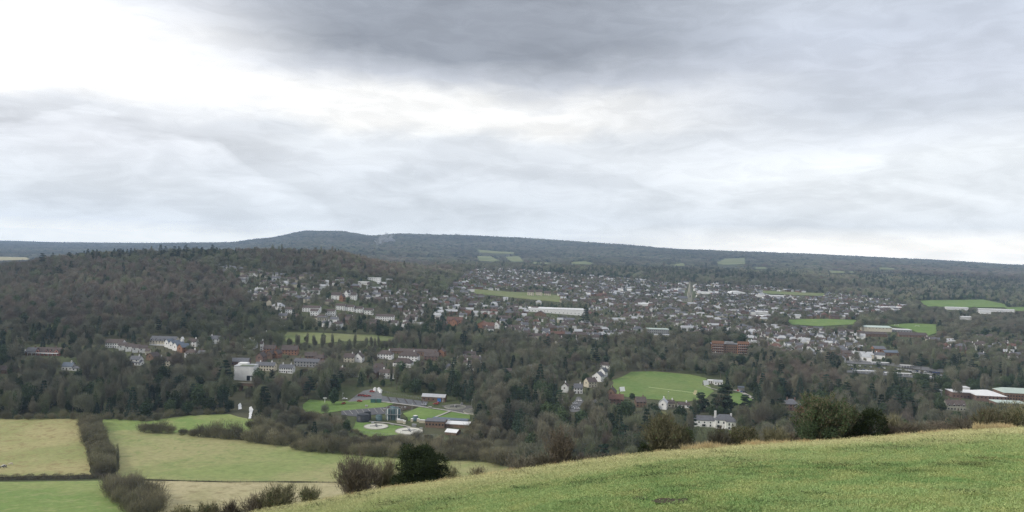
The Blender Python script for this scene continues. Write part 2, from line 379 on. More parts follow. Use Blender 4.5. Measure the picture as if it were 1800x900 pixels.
quads = np.stack([idx[:-1], nx[:-1], nx[1:], idx[1:]], -1).reshape(-1, 4)
me = bpy.data.meshes.new('ground')
me.vertices.add(len(verts) + 1); me.vertices.foreach_set('co', np.concatenate([verts, [[0, 0, -1.6]]]).ravel())
nq = len(quads); tri = np.stack([np.full(na, nr * na), nx[0], idx[0]], -1)
me.loops.add(nq * 4 + na * 3); me.loops.foreach_set('vertex_index', np.concatenate([quads.ravel(), tri.ravel()]).astype(np.int32))
me.polygons.add(nq + na); me.polygons.foreach_set('loop_start', np.concatenate([np.arange(nq) * 4, nq * 4 + np.arange(na) * 3]).astype(np.int32))
me.polygons.foreach_set('use_smooth', [True] * (nq + na)); me.update(calc_edges=True); me.flip_normals(); me.materials.append(M['terrain'])
ground = link('ground', me)
tag(ground, 'rolling ground from the grassy hillside over the valley to the far ridges', None, None, 'structure')

# ------------------------------------------------------------------ draped sheets (fields, paths, water)
def drape(name, pts, material, lift=.25, step=12, label=None, kind='structure', cat=None, px=True, flat=None, ymin=90, group=None):
    W = [P(u, v, ymin) for u, v in pts] if px else [Vector(p) for p in pts]
    poly = [(p.x, p.y) for p in W]
    dense = []
    for i in range(len(poly)):                 # ragged outline between the corners
        a, b_ = Vector(poly[i]), Vector(poly[(i + 1) % len(poly)]); n = max(1, int((b_ - a).length / step))
        for k in range(n):
            j_ = step * .12 if kind == 'structure' and ('field' in name or name in ('pasture', 'lawn', 'meadow', 'bare_earth', 'river')) else 0
            dense.append(a.lerp(b_, k / n) + Vector((rng.uniform(-j_, j_), rng.uniform(-j_, j_))))
    xs = [p.x for p in dense]; ys = [p.y for p in dense]
    gxx, gyy = np.meshgrid(np.arange(min(xs), max(xs), step), np.arange(min(ys), max(ys), step))
    gxx = gxx.ravel() + rng.uniform(-.2, .2, gxx.size) * step; gyy = gyy.ravel() + rng.uniform(-.2, .2, gyy.size) * step
    ins = inpoly(gxx, gyy, poly)
    vs = dense + [Vector((a, b_)) for a, b_ in zip(gxx[ins], gyy[ins])]
    n = len(dense)
    r = delaunay_2d_cdt(vs, [(i, (i + 1) % n) for i in range(n)], [list(range(n))], 1, 1e-4)
    V = r[0]; z = hh([p.x for p in V], [p.y for p in V]) + lift
    if flat is not None: z = np.full(len(V), flat)
    me = bpy.data.meshes.new(name); me.from_pydata([(p.x, p.y, float(zz)) for p, zz in zip(V, z)], [], r[2])
    me.polygons.foreach_set('use_smooth', [True] * len(me.polygons)); me.materials.append(material)
    o = link(name, me); me.update()
    if me.polygons and me.polygons[0].normal.z < 0: me.flip_normals()
    return tag(o, label, cat, group, kind)
def strip(name, pts, width, material, lift=.3, label=None, kind='structure', px=True, cat=None, sub=6, ymin=90, group=None):
    W = [P(u, v, ymin) for u, v in pts] if px else [Vector(p) for p in pts]
    L = []
    for a, b_ in zip(W[:-1], W[1:]):
        n = max(1, int((b_ - a).length / sub)); L += [a.lerp(b_, k / n) for k in range(n)]
    L.append(W[-1]); mb = MB()
    for i, p in enumerate(L):
        d = (L[min(i + 1, len(L) - 1)] - L[max(0, i - 1)]); d.z = 0; d.normalize(); s_ = Vector((-d.y, d.x, 0)) * width / 2
        for k in (-1, 1):
            q_ = p + s_ * k; mb.v.append((q_.x, q_.y, H(q_.x, q_.y) + lift))
    for i in range(len(L) - 1): mb.f.append((2 * i, 2 * i + 2, 2 * i + 3, 2 * i + 1)); mb.m.append(0)
    o = mb.obj(name, material, None, True)
    if o.data.polygons[0].normal.z < 0: o.data.flip_normals()
    return tag(o, label, cat, group, kind)

KEEP = []                                      # picture areas trees must not cover
FIELDS = [
 ('pasture', [(-260, 737), (0, 737), (139, 737), (150, 770), (162, 836), (0, 840), (-260, 842)], 'pasture_tan', .3, 'straw coloured pasture with grazing cattle left of the tall hedge'),
 ('pasture', [(-260, 850), (0, 848), (192, 845), (215, 862), (238, 900), (246, 925), (-260, 925)], 'pasture_green', .3, 'bright green pasture in the lower left corner below the clipped hedge'),
 ('pasture', [(178, 738), (205, 737), (262, 741), (330, 731), (400, 728), (445, 738), (500, 765), (520, 778), (440, 775), (330, 764), (240, 760), (185, 762)], 'pasture_green', .3, 'green strip of meadow behind the hedge of bare bushes'),
 ('pasture', [(185, 758), (240, 757), (330, 762), (440, 773), (520, 777), (560, 788), (640, 795), (720, 803), (800, 807), (860, 811), (895, 822), (905, 836), (860, 848), (760, 853), (600, 849), (400, 848), (212, 843)], 'pasture_mid', .5, 'wide pale green pasture between the bare hedges and the stubble field'),
 ('stubble_field', [(236, 846), (400, 848.5), (600, 849.5), (700, 856), (640, 885), (560, 900), (300, 912), (262, 912), (240, 880), (224, 853)], 'stubble', .3, 'pale straw stubble field below the wide pasture'),
 ('cricket_field', [(1075, 692), (1077, 669), (1109, 654), (1150, 653), (1210, 658), (1242, 665), (1244, 676), (1256, 688), (1240, 700), (1206, 707), (1150, 703), (1092, 697)], 'pitch', .3, 'mown green cricket field ringed by bare trees'),
 ('lawn', [(1283, 693), (1305, 690), (1324, 703), (1320, 716), (1288, 712)], 'lawn', .3, 'small green lawn right of the cricket field behind the dark cedar'),
 ('lawn', [(530, 712), (545, 703), (600, 707), (650, 703), (692, 710), (673, 717), (600, 723), (560, 728), (535, 724)], 'lawn', .3, 'green lawn at the left of the sewage works beside the dark round tree'),
 ('lawn', [(709, 727), (737, 716), (789, 724), (765, 733), (752, 738), (718, 741)], 'lawn', .3, 'green lawn in the middle of the sewage works'),
 ('lawn', [(768, 734), (792, 725), (828, 729), (826, 738), (818, 740)], 'lawn', .3, 'green lawn at the right of the sewage works'),
 ('lawn', [(625, 742), (665, 744), (710, 750), (712, 764), (650, 768), (618, 756)], 'lawn', .28, 'green grass around the two bright settling tanks'),
 ('meadow', [(505, 584), (560, 585), (620, 588), (690, 593), (702, 600), (650, 600), (600, 602), (560, 606), (500, 601)], 'meadow', .5, 'yellow green meadow with trees below the hillside houses'),
 ('meadow', [(822, 508), (880, 512), (950, 516), (988, 521), (985, 532), (940, 528), (880, 521), (835, 517)], 'meadow', .8, 'narrow meadow above the supermarket at the left of the town'),
 ('playing_field', [(1382, 563), (1440, 561), (1505, 563), (1500, 571), (1440, 574), (1392, 571)], 'lawn', .8, 'green playing field left of the sports hall'),
 ('playing_field', [(1560, 572), (1600, 569), (1645, 571), (1648, 586), (1630, 592), (1600, 580)], 'lawn', .8, 'green football field with white goals right of the sports hall'),
 ('field', [(1615, 529), (1680, 528), (1728, 527), (1765, 535), (1770, 541), (1690, 541), (1630, 539)], 'lawn', 1, 'green field on the rise right of the town'),
 ('field', [(1335, 511), (1400, 514), (1450, 516), (1448, 521), (1390, 519), (1338, 516)], 'meadow', 1, 'thin green field behind the town to the right of the church'),
 ('field', [(1765, 541), (1800, 540), (1840, 542), (1840, 548), (1780, 547)], 'lawn', 1, 'green field at the right edge beyond the long white sheds'),
 ('far_field', [(838, 439), (870, 442), (905, 444), (902, 447), (868, 446), (845, 445)], 'far_green', 3, 'upper pale field on the far ridge'),
 ('far_field', [(838, 451), (862, 451), (880, 459), (866, 461), (842, 459)], 'far_green', 3, 'bright field below the upper pale field on the far ridge'),
 ('far_field', [(888, 452), (912, 450), (922, 461), (900, 461)], 'far_green', 3, 'steep green field above the left end of the town'),
 ('far_field', [(925, 461), (965, 462), (972, 465), (940, 465)], 'far_green', 3, 'thin bright field at the foot of the far ridge'),
 ('far_field', [(992, 466), (1008, 461), (1030, 460), (1048, 466)], 'far_green', 3, 'hump shaped green field left of centre on the far ridge'),
 ('far_field', [(1180, 466), (1200, 463), (1208, 468), (1184, 469)], 'far_green', 3, 'tiny field behind the wood above the spire'),
 ('far_field', [(1258, 462), (1275, 455), (1310, 454), (1310, 465), (1270, 467)], 'far_green', 3, 'large green field on the far ridge right of the spire'),
 ('far_field', [(1320, 470), (1350, 470), (1352, 474), (1322, 474)], 'far_green', 3, 'pale strip right of the large far field'),
 ('far_field', [(1455, 476), (1500, 478), (1505, 481), (1460, 481)], 'far_green', 3, 'olive strip on the right hand ridge'),
 ('far_field', [(1530, 470), (1560, 471), (1600, 475), (1550, 475)], 'far_green', 3, 'faint strip high on the right hand ridge'),
 ('far_field', [(-60, 452), (0, 452), (45, 453), (60, 457), (0, 459), (-60, 459)], 'stubble', 3, 'pale straw field far off at the left edge')]
CLEAR = []
for nm, pts, mk, lift, lab in FIELDS:
    st = 10 if pts[0][1] > 600 else (20 if pts[0][1] > 500 else 60)
    drape(nm, pts, M[mk], lift, st, lab)
    CLEAR.append(pts); KEEP.append(pts)

# ================================================================== TREE PROTOTYPES
def tri_mesh(name, V, material):
    V = np.asarray(V, float).reshape(-1, 3); n = len(V) // 3
    me = bpy.data.meshes.new(name); me.vertices.add(n * 3); me.vertices.foreach_set('co', V.ravel())
    me.loops.add(n * 3); me.loops.foreach_set('vertex_index', np.arange(n * 3, dtype=np.int32))
    me.polygons.add(n); me.polygons.foreach_set('loop_start', (np.arange(n) * 3).astype(np.int32))
    me.update(calc_edges=True)
    for q_ in (material if isinstance(material, (list, tuple)) else [material]): me.materials.append(q_)
    return me
def slivers(P0, D, Ln, W):
    """thin triangles from P0 along D"""
    rnd = rng.normal(size=P0.shape); s = np.cross(D, rnd); s /= np.linalg.norm(s, axis=1, keepdims=True) + 1e-9
    return np.stack([P0 - s * W[:, None], P0 + s * W[:, None], P0 + D * Ln[:, None]], 1)
def unit(a): return a / (np.linalg.norm(a, axis=1, keepdims=True) + 1e-9)
def twig_crown(h, r, base, n, lean=.9, fan=.6, wd=.05, ln=1.5, lobes=7, up_=.5, hollow=.35):
    """fuzzy winter crown: twigs springing outward and up through several overlapping lobes"""
    L = []
    cz = (h + base) / 2
    for k in range(lobes):
        a = 2 * math.pi * k / lobes + rng.uniform(-.4, .4); q_ = rng.uniform(.25, .55)
        L.append((math.cos(a) * r * q_, math.sin(a) * r * q_, cz + rng.uniform(-.16, .24) * (h - base), rng.uniform(.42, .6)))
    L.append((0, 0, cz + .18 * (h - base), .6))
    L = np.array(L); pick = rng.integers(0, len(L), n); c = L[pick]
    d = unit(rng.normal(size=(n, 3))); rr_ = rng.uniform(hollow, 1, n) ** .7
    sc = np.stack([c[:, 3] * r, c[:, 3] * r, c[:, 3] * (h - base) * .62], 1)
    P0 = c[:, :3] + d * sc * rr_[:, None]
    P0[:, 2] = np.clip(P0[:, 2], base * .6, h)
    out = P0 - np.array([0, 0, base * .6]); out[:, 2] *= 1.0
    D = unit(unit(out) * lean + np.array([0, 0, up_]) + rng.normal(size=(n, 3)) * fan * .5)
    return slivers(P0 - D * ln * .4, D, rng.uniform(.5, 1.3, n) * ln, rng.uniform(.5, 1.2, n) * wd)
def limbs(h, r, base, n=8, tr=.28, stems=1):
    mb = MB()
    for s_ in range(stems):
        ox, oy = (0, 0) if stems == 1 else (rng.uniform(-.12, .12) * r, rng.uniform(-.12, .12) * r)
        tx, ty = (rng.uniform(-.06, .06) * r, rng.uniform(-.06, .06) * r) if stems == 1 else (rng.uniform(-.6, .6) * r, rng.uniform(-.6, .6) * r)
        mb.tube([(ox, oy, -.4), (ox * 1.2, oy * 1.2, base), (ox + tx, oy + ty, h * .55), (ox + tx * 1.6, oy + ty * 1.6, h * .88)], [tr * 1.15, tr * .8, tr * .45, tr * .08], 6)
        for k in range(n):
            z0 = base + (h * .6 - base) * k / n; a = rng.uniform(0, 6.28); l_ = r * rng.uniform(.6, .95)
            e = Vector((math.cos(a) * l_, math.sin(a) * l_, z0 + (h - z0) * rng.uniform(.35, .75)))
            f_ = min(1, z0 / (h * .55)); st = Vector((ox + tx * f_, oy + ty * f_, z0)); md = st.lerp(e, .5) + Vector((0, 0, -.04 * h))
            mb.tube([st, md, e], [tr * .38, tr * .22, tr * .05], 4)
            for q_ in range(2):
                e2 = md + Vector((rng.uniform(-.4, .4) * r, rng.uniform(-.4, .4) * r, rng.uniform(.15, .35) * h)); mb.tube([md, e2], [tr * .18, tr * .03], 3)
    return mb
def leaf_crown(lobes, per, size, jit=.12, flat=1.0):
    """leaf faces spread over and just inside a set of ellipsoid clumps (x,y,z,rx,rz)"""
    out = []
    for (x, y, z, rx, rz) in lobes:
        n = int(per * rx * rx); d = unit(rng.normal(size=(n, 3))); d[:, 2] *= 1.0
        rr_ = 1 - np.abs(rng.normal(size=n)) * jit
        bumpy = 1 + .14 * np.sin(d[:, 0] * 7 + x * 5) * np.sin(d[:, 1] * 6 + z) + .1 * np.sin(d[:, 2] * 9 + y * 3)
        c = np.array([x, y, z]) + d * np.array([rx, rx, rz]) * (rr_ * bumpy)[:, None]
        a = unit(rng.normal(size=(n, 3)) + d * .2); b_ = unit(np.cross(a, rng.normal(size=(n, 3))))
        s = rng.uniform(.6, 1.3, n)[:, None] * size
        out.append(np.stack([c - a * s - b_ * s * .5, c + a * s - b_ * s * .5, c + b_ * s], 1))
    return np.concatenate(out)
def cone_crown(h, r, base, n, size, layers=11, droop=.35, irregular=.2):
    k = rng.integers(0, layers, n); f = (k + rng.uniform(0, .55, n)) / layers
    z = base + (h - base) * f; R_ = r * (1 - f) ** .85 * (1 + irregular * np.sin(k * 2.3)) + .12
    a = rng.uniform(0, 2 * math.pi, n); nb = 7; a = a + .28 * np.sin(a * nb + k)
    q_ = np.sqrt(rng.uniform(.12, 1, n)); c = np.stack([np.cos(a) * R_ * q_, np.sin(a) * R_ * q_, z - droop * q_ * R_ * .5], 1)
    d = unit(np.stack([np.cos(a), np.sin(a), -.35 + rng.normal(size=n) * .3], 1)); s = unit(np.cross(d, rng.normal(size=(n, 3))))
    L_ = rng.uniform(.6, 1.4, n)[:, None] * size
    return np.stack([c - s * L_ * .4, c + s * L_ * .4, c + d * L_ * 1.3], 1)
def plates_crown(h, r, base, n, size, layers=6):
    out = []
    for k in range(layers):
        f = k / (layers - 1); zz = base + (h - base) * f
        for j in range(5):
            a = rng.uniform(0, 6.28); q_ = r * (1 - .65 * f ** 1.5) * rng.uniform(.3, .72); rx = r * rng.uniform(.28, .42) * (1 - .35 * f)
            out.append((math.cos(a) * q_, math.sin(a) * q_, zz + rng.uniform(-.3, .3), rx, rx * .24))
    return leaf_crown(out, n, size, .3)

PROTO = {}
def proto(key, trunk, trunk_mat, parts):
    """parts: [(part name, triangle soup, material)]"""
    tm = trunk.mesh(key + '_trunk', trunk_mat, True) if trunk else None
    PROTO[key] = (tm, [(n, tri_mesh(key + '_' + n, V, mt_)) for n, V, mt_ in parts])
def dens(n): return int(n)
for i, (h, r, b0, lo, up_) in enumerate([(15, 6.2, 3.0, 8, .55), (14, 5.4, 2.2, 6, .8), (16, 7.0, 3.5, 10, .4), (13, 4.6, 2.0, 5, 1.1)]):
    proto('bare%d' % i, limbs(h, r, b0, 9), M['bark'], [('crown', twig_crown(h, r, b0, 2600, lobes=lo, up_=up_, wd=.075, ln=1.7), M['twig'])])
for i in range(3):
    PROTO['russet%d' % i] = (PROTO['bare%d' % i][0], [('crown', tri_mesh('russet_crown', twig_crown(14 + i, 5.2 + .6 * i, 2.5, 2600, lobes=6 + i, up_=.9, wd=.075, ln=1.7), M['russet']))])
for i, (h, r, b0) in enumerate([(20, 2.3, 2.0), (18, 3.0, 3.0)]):
    proto('tall%d' % i, limbs(h, r, b0, 12, .25), M['bark'], [('crown', twig_crown(h, r, b0, 1900, lobes=6, up_=1.6, wd=.06, ln=2.2), M['twig'])])
for i, (h, r, b0) in enumerate([(15, 4.2, 1.5), (16, 5.0, 2.0)]):          # ivy clad
    lob = [(rng.uniform(-.25, .25) * r, rng.uniform(-.25, .25) * r, z, r * q_, 2.2) for z, q_ in ((2.5, .35), (5, .42), (7.5, .42), (9.8, .34), (11.5, .25))]
    proto('ivy%d' % i, limbs(h, r, b0, 9), M['bark'], [('crown', twig_crown(h, r, b0, 1500, up_=.7, wd=.07), M['twig']), ('ivy', leaf_crown(lob, 190, .26, .25), M['ivy'])])
for i, (h, r) in enumerate([(12, 4.6), (10, 4.2), (14, 4.4)]):
    lob = [(math.cos(k * 2.4) * r * .42, math.sin(k * 2.4) * r * .42, h * (.26 + .055 * k) , r * rng.uniform(.42, .62), h * rng.uniform(.14, .2)) for k in range(10)] + [(0, 0, h * .82, r * .45, h * .17), (0, 0, h * .45, r * .7, h * .3)]
    proto('evergreen%d' % i, limbs(h, r, 1.2, 5), M['bark'], [('crown', leaf_crown(lob, 46, .34, .16), M['green'])])
for i, (h, r) in enumerate([(17, 4.0), (20, 4.6), (14, 3.0)]):
    proto('conifer%d' % i, limbs(h, .8, 1.2, 2, .25), M['bark'], [('crown', cone_crown(h, r, 1.4, 2300, .55, 10 + 2 * i), M['conifer'])])
proto('pine0', limbs(17, 4.5, 7.5, 7, .3), M['bark'], [('crown', plates_crown(17, 5.0, 8.0, 60, .34, 6), M['conifer'])])
proto('cedar0', limbs(18, 7, 4, 9, .5), M['bark'], [('crown', plates_crown(18, 9.5, 3.2, 60, .36, 8), M['conifer'])])
for i, (h, r) in enumerate([(4.2, 3.2), (3.6, 2.6), (5.2, 3.4)]):
    proto('shrub%d' % i, limbs(h, r, .3, 5, .07, 4), M['bark'], [('crown', twig_crown(h, r, .1, 2200, lobes=6, up_=.6, wd=.035, ln=.9, hollow=.1), M['twig_olive'])])

# ------------------------------------------------------------------ labels built from what a thing stands beside
MARKS = [('the white mill block', 428, 655), ('the wide green pasture', 350, 790), ('the tall pasture hedge', 178, 770), ('the salmon pink house', 80, 620), ('the curved brown terrace', 215, 610),
         ('the grey roofed flats', 290, 603), ('the blue roofed cottage', 112, 645), ('the sewage works lawns', 620, 715), ('the blue door shed', 760, 698), ('the blue green tower', 690, 728),
         ('the white riverside terrace', 500, 650), ('the yellow green meadow', 600, 598), ('the hillside flats', 652, 493), ('the long hillside terrace', 560, 548), ('the wooded hill crest', 350, 445), ('the left hand wood', 120, 540),
         ('the cricket field', 1160, 678), ('the white country house', 1262, 742), ('the sloping white cottages', 1050, 665), ('the lone white cottage', 1170, 713), ('the orange apartment block', 1283, 605),
         ('the church spire', 1214, 515), ('the supermarket', 980, 547), ('the green roofed school', 1155, 582), ('the sports hall', 1545, 576), ('the football field', 1610, 580), ('the railway station', 1560, 645),
         ('the brick store', 1730, 690), ('the biggest brow bush', 1460, 740), ('the red gabled villa', 1395, 715), ('the long white sheds', 1690, 545), ('the right playing field', 1440, 567), ('the brick row', 740, 635)]
_marks = np.array([(a, b_) for _, a, b_ in MARKS], float)
ORD = ['zeroth', 'first', 'second', 'third', 'fourth', 'fifth', 'sixth', 'seventh', 'eighth', 'ninth', 'tenth', 'eleventh', 'twelfth', 'thirteenth', 'fourteenth', 'fifteenth', 'sixteenth', 'seventeenth', 'eighteenth', 'nineteenth', 'twentieth']
def ordn(k):
    if k < len(ORD): return ORD[k]
    return '%d%s' % (k, {1: 'st', 2: 'nd', 3: 'rd'}.get(k % 10 if k % 100 not in (11, 12, 13) else 0, 'th'))
PENDING = []                                   # (object, adjective+noun, u, v)
def later(o, what, u, v): PENDING.append((o, what, float(u), float(v)))
def flush_labels():
    cl = {}
    for o, what, u, v in PENDING:
        d = np.hypot(_marks[:, 0] - u, (_marks[:, 1] - v) * 1.6); k = int(np.argmin(d)); dx, dy = u - _marks[k, 0], v - _marks[k, 1]
        side = ('in front of' if dy > 0 else 'behind') if abs(dy) * 1.3 > abs(dx) else ('right of' if dx > 0 else 'left of')
        cl.setdefault((what, side, k), []).append((u, v, o))
    for (what, side, k), lst in cl.items():
        lst.sort(key=lambda a: a[0])
        for i, (u, v, o) in enumerate(lst):
            if len(lst) == 1: o['label'] = '%s alone %s %s' % (what, side, MARKS[k][0])
            elif i == 0: o['label'] = 'leftmost %s %s %s' % (what, side, MARKS[k][0])
            elif i == len(lst) - 1: o['label'] = 'rightmost %s %s %s' % (what, side, MARKS[k][0])
            else: o['label'] = '%s, %s from left %s %s' % (what, ordn(i + 1), side, MARKS[k][0])
def put(key, loc, sc, rz, name, what, cat, group, uv=None):
    tm, parts = PROTO[key]
    e = empty(name, loc, rz, sc)
    if tm: link('trunk', tm, e)
    for n, me_ in parts: link(n, me_, e)
    tag(e, None, cat, group)
    if uv is None: uv = [float(a) for a in proj(loc[0], loc[1], loc[2] + 3)]
    later(e, what, *uv); return e

# ------------------------------------------------------------------ geometry-node scatter (only for what is past counting)
def scatter(name, xyz, rz, sc, ix, sources, label, cat):
    me = bpy.data.meshes.new(name); n = len(xyz); me.vertices.add(n); me.vertices.foreach_set('co', np.asarray(xyz, float).ravel())
    for nm, ty, data in (('rz', 'FLOAT', rz), ('ix', 'INT', ix)):
        a = me.attributes.new(nm, ty, 'POINT'); a.data.foreach_set('value', np.asarray(data, np.float32 if ty == 'FLOAT' else np.int32))
    a = me.attributes.new('sc', 'FLOAT_VECTOR', 'POINT'); a.data.foreach_set('vector', np.asarray(sc, np.float32).ravel())
    o = link(name, me)
    ng = bpy.data.node_groups.new(name, 'GeometryNodeTree')
    ng.interface.new_socket('Geometry', in_out='INPUT', socket_type='NodeSocketGeometry'); ng.interface.new_socket('Geometry', in_out='OUTPUT', socket_type='NodeSocketGeometry')
    N = ng.nodes; gi = N.new('NodeGroupInput'); go = N.new('NodeGroupOutput'); iop = N.new('GeometryNodeInstanceOnPoints'); jg = N.new('GeometryNodeJoinGeometry')
    for s_ in sources:
        oi = N.new('GeometryNodeObjectInfo'); oi.transform_space = 'ORIGINAL'; oi.inputs['Object'].default_value = s_; oi.inputs['As Instance'].default_value = True
        ng.links.new(oi.outputs['Geometry'], jg.inputs[0])
    def attr(nm, ty):
        a_ = N.new('GeometryNodeInputNamedAttribute'); a_.data_type = ty; a_.inputs['Name'].default_value = nm; return a_.outputs['Attribute']
    cx = N.new('ShaderNodeCombineXYZ'); ng.links.new(attr('rz', 'FLOAT'), cx.inputs[2])
    ng.links.new(gi.outputs[0], iop.inputs['Points']); ng.links.new(jg.outputs[0], iop.inputs['Instance'])
    iop.inputs['Pick Instance'].default_value = True; ng.links.new(attr('ix', 'INT'), iop.inputs['Instance Index'])
    ng.links.new(cx.outputs[0], iop.inputs['Rotation']); ng.links.new(attr('sc', 'FLOAT_VECTOR'), iop.inputs['Scale'])
    ng.links.new(iop.outputs[0], go.inputs[0])
    md = o.modifiers.new('scatter', 'NODES'); md.node_group = ng
    return tag(o, label, cat, None, 'stuff')

# ================================================================== LAND USE IN PICTURE REGIONS
TOWN = [(820, 478), (880, 472), (1000, 484), (1100, 492), (1180, 497), (1330, 505), (1480, 520), (1560, 528), (1600, 545), (1560, 556), (1500, 562), (1330, 566), (1300, 592), (1220, 597), (1100, 602), (1010, 612), (940, 612), (900, 592), (830, 577), (785, 562), (770, 530)]
TOWN2 = [(1330, 575), (1400, 578), (1560, 592), (1645, 602), (1560, 638), (1440, 640), (1370, 628), (1315, 618), (1300, 590)]
SLOPE = [(380, 470), (480, 482), (600, 490), (720, 500), (800, 540), (800, 572), (720, 584), (600, 586), (500, 578), (430, 525)]
TERR = [(430, 622), (560, 632), (700, 630), (850, 630), (850, 655), (700, 668), (560, 660), (440, 658)]
VILL = [(975, 665), (1010, 650), (1070, 648), (1075, 672), (1062, 700), (1040, 725), (985, 722)]
RIGHT = [(1645, 600), (1800, 590), (1850, 600), (1850, 660), (1700, 650), (1640, 630)]
LEFTV = [(30, 612), (180, 600), (330, 598), (430, 605), (420, 640), (300, 640), (60, 640)]
# rectangles/polygons around buildings that must stay in view (trees keep clear)
KEEP += [[(1484, 637), (1560, 641), (1655, 653), (1655, 657), (1484, 641)], [(416, 705), (448, 705), (448, 738), (418, 738)], [(605, 684), (670, 682), (752, 703), (830, 720), (830, 750), (800, 757), (650, 757), (605, 712)], [(1490, 652), (1600, 660), (1652, 665), (1652, 668), (1490, 656)], [(1228, 733), (1260, 733), (1260, 753), (1228, 752)],
         [(1232, 664), (1268, 666), (1275, 680), (1260, 684), (1232, 680)], [(1207, 497), (1222, 497), (1222, 533), (1195, 533)], [(1012, 700), (1020, 698), (1026, 706), (1020, 722), (1004, 724), (1000, 716)]]
LMK = []
HOUSE_ZONES = [TOWN, TOWN2, SLOPE, TERR, VILL, RIGHT, LEFTV]
def inany(u, v, polys):
    r = np.zeros(np.shape(u), bool)
    for p in polys: r |= inpoly(u, v, p)
    return r
# visibility profile: highest line of sight already used up at each distance
_tg = np.linspace(-.85, .85, 171); _yg = np.exp(np.linspace(math.log(20), math.log(16000), 420))
_T, _Y = np.meshgrid(_tg, _yg); _S = hh(_T * _Y, _Y); _canopy = np.where(_Y > 700, 6, 0)
_M = np.maximum.accumulate((_S + _canopy) / _Y, axis=0)
def visible(x, y, z, hgt, slack=3):
    i = np.clip(np.round((x / y + .85) / .01).astype(int), 0, 170); j = np.clip(np.searchsorted(_yg, y * .97) - 1, 0, 419)
    return (z + hgt + slack) / y > _M[j, i]
def jitter_grid(y0, y1, sp, tmax=.80):
    ys = np.arange(y0, y1, sp); xs = np.arange(-tmax * y1, tmax * y1, sp); x, y = np.meshgrid(xs, ys); x = x.ravel(); y = y.ravel()
    x = x + rng.uniform(-.48, .48, x.size) * sp; y = y + rng.uniform(-.48, .48, y.size) * sp
    k = np.abs(x) < tmax * y; return x[k], y[k]
print('part2 ok')

# ================================================================== HOUSES
WALLM = {'white': mat('white_render', (.82, .81, .79), .8, .08, .4), 'cream': mat('cream_render', (.58, .53, .42), .85, .1, .4), 'brick': mat('red_brick', (.20, .135, .11), .9, .25, .6),
         'brown': mat('brown_brick', (.20, .135, .095), .9, .25, .6), 'orange': mat('orange_brick', (.31, .17, .11), .9, .15, .6), 'pink': mat('salmon_render', (.62, .30, .24), .85, .08, .5),
         'grey': mat('grey_cladding', (.30, .30, .30), .7, .1, .5), 'stone': mat('pale_stone', (.34, .33, .27), .9, .15, .5)}
ROOFM = {'tile': mat('brown_roof_tile', (.10, .080, .072), .75, .3, .7, spec=.35), 'red': mat('red_roof_tile', (.15, .085, .065), .8, .25, .7), 'slate': mat('grey_slate', (.105, .108, .12), .42, .25, .7, spec=.6),
         'wet': mat('pale_sheet_roof', (.42, .43, .44), .38, .12, .3, spec=.6), 'white': mat('white_sheet_roof', (.80, .80, .79), .5, .05, .2), 'green': mat('pale_green_roof', (.53, .62, .55), .5, .06, .2), 'blue': mat('blue_slate', (.10, .13, .17), .4, .2, .7, spec=.6)}
M['glass'] = mat('window_glass', (.03, .035, .045), .15, .2, .5, spec=.6)
M['frame'] = mat('white_paint', (.8, .8, .78), .5, .05, 1)
M['door'] = mat('painted_door', (.10, .07, .05), .5, .2, 1)
def gable(L, W, E, rise, hip=0.0):
    wl = MB(); a, c = L / 2, W / 2
    wl.face([(-a, -c, -1.5), (a, -c, -1.5), (a, -c, E), (-a, -c, E)]); wl.face([(a, c, -1.5), (-a, c, -1.5), (-a, c, E), (a, c, E)])
    for s_ in (1, -1):
        top = [] if hip else [(s_ * a, 0, E + rise - .12)]
        wl.face([(s_ * a, -c * s_, -1.5), (s_ * a, c * s_, -1.5), (s_ * a, c * s_, E)] + top + [(s_ * a, -c * s_, E)])
    rf = MB(); o = .35; h_ = hip * c; e_ = E - .12; r_ = E + rise; A_, C_ = a + o, c + o
    for dz in (0, -.16):
        k = 1 if dz == 0 else -1
        for s_ in (1, -1):
            q_ = [(-A_ * s_, -C_ * s_, e_ + dz), (A_ * s_, -C_ * s_, e_ + dz), ((A_ - h_) * s_, 0, r_ + dz), (-(A_ - h_) * s_, 0, r_ + dz)]; rf.face(q_[::k])
            if hip: rf.face([(A_ * s_, -C_ * s_, e_ + dz), (A_ * s_, C_ * s_, e_ + dz), ((A_ - h_) * s_, 0, r_ + dz)][::k])
    for s_ in (1, -1): rf.face([(-A_ * s_, -C_ * s_, e_ - .16), (A_ * s_, -C_ * s_, e_ - .16), (A_ * s_, -C_ * s_, e_), (-A_ * s_, -C_ * s_, e_)])
    return wl, rf
HV = [(9.5, 7.5, 4.9, 3.0, 0), (12, 8, 5.0, 3.2, 0), (11, 8.5, 4.9, 3.0, .8), (15, 7.5, 5.2, 3.0, 0), (8, 7, 5.2, 3.4, 0), (14, 10, 5.6, 3.6, .8), (20, 8, 5.4, 3.0, 0)]
_hc = {}
def house_mesh(i, wk, rk):
    if (i, wk, rk) not in _hc:
        wl, rf = gable(*HV[i]); _hc[(i, wk, rk)] = (wl.mesh('wall', WALLM[wk]), rf.mesh('roof', ROOFM[rk]))
    return _hc[(i, wk, rk)]
_win = MB().box(-.55, .55, -.04, .04, -.6, .6).mesh('window', M['glass'])
_chim = {k: MB().box(-.45, .45, -.45, .45, -1.2, 1.1).box(-.28, .28, -.18, .18, 1.1, 1.5).mesh('chimney', WALLM[k]) for k in ('brick', 'white', 'brown')}
_door = MB().box(-.5, .5, -.05, .05, 0, 2.05).mesh('door', M['door'])
WORD = {'white': 'white walled', 'cream': 'cream walled', 'brick': 'red brick', 'brown': 'brown brick', 'orange': 'orange brick', 'pink': 'salmon pink', 'grey': 'grey clad', 'stone': 'pale stone'}
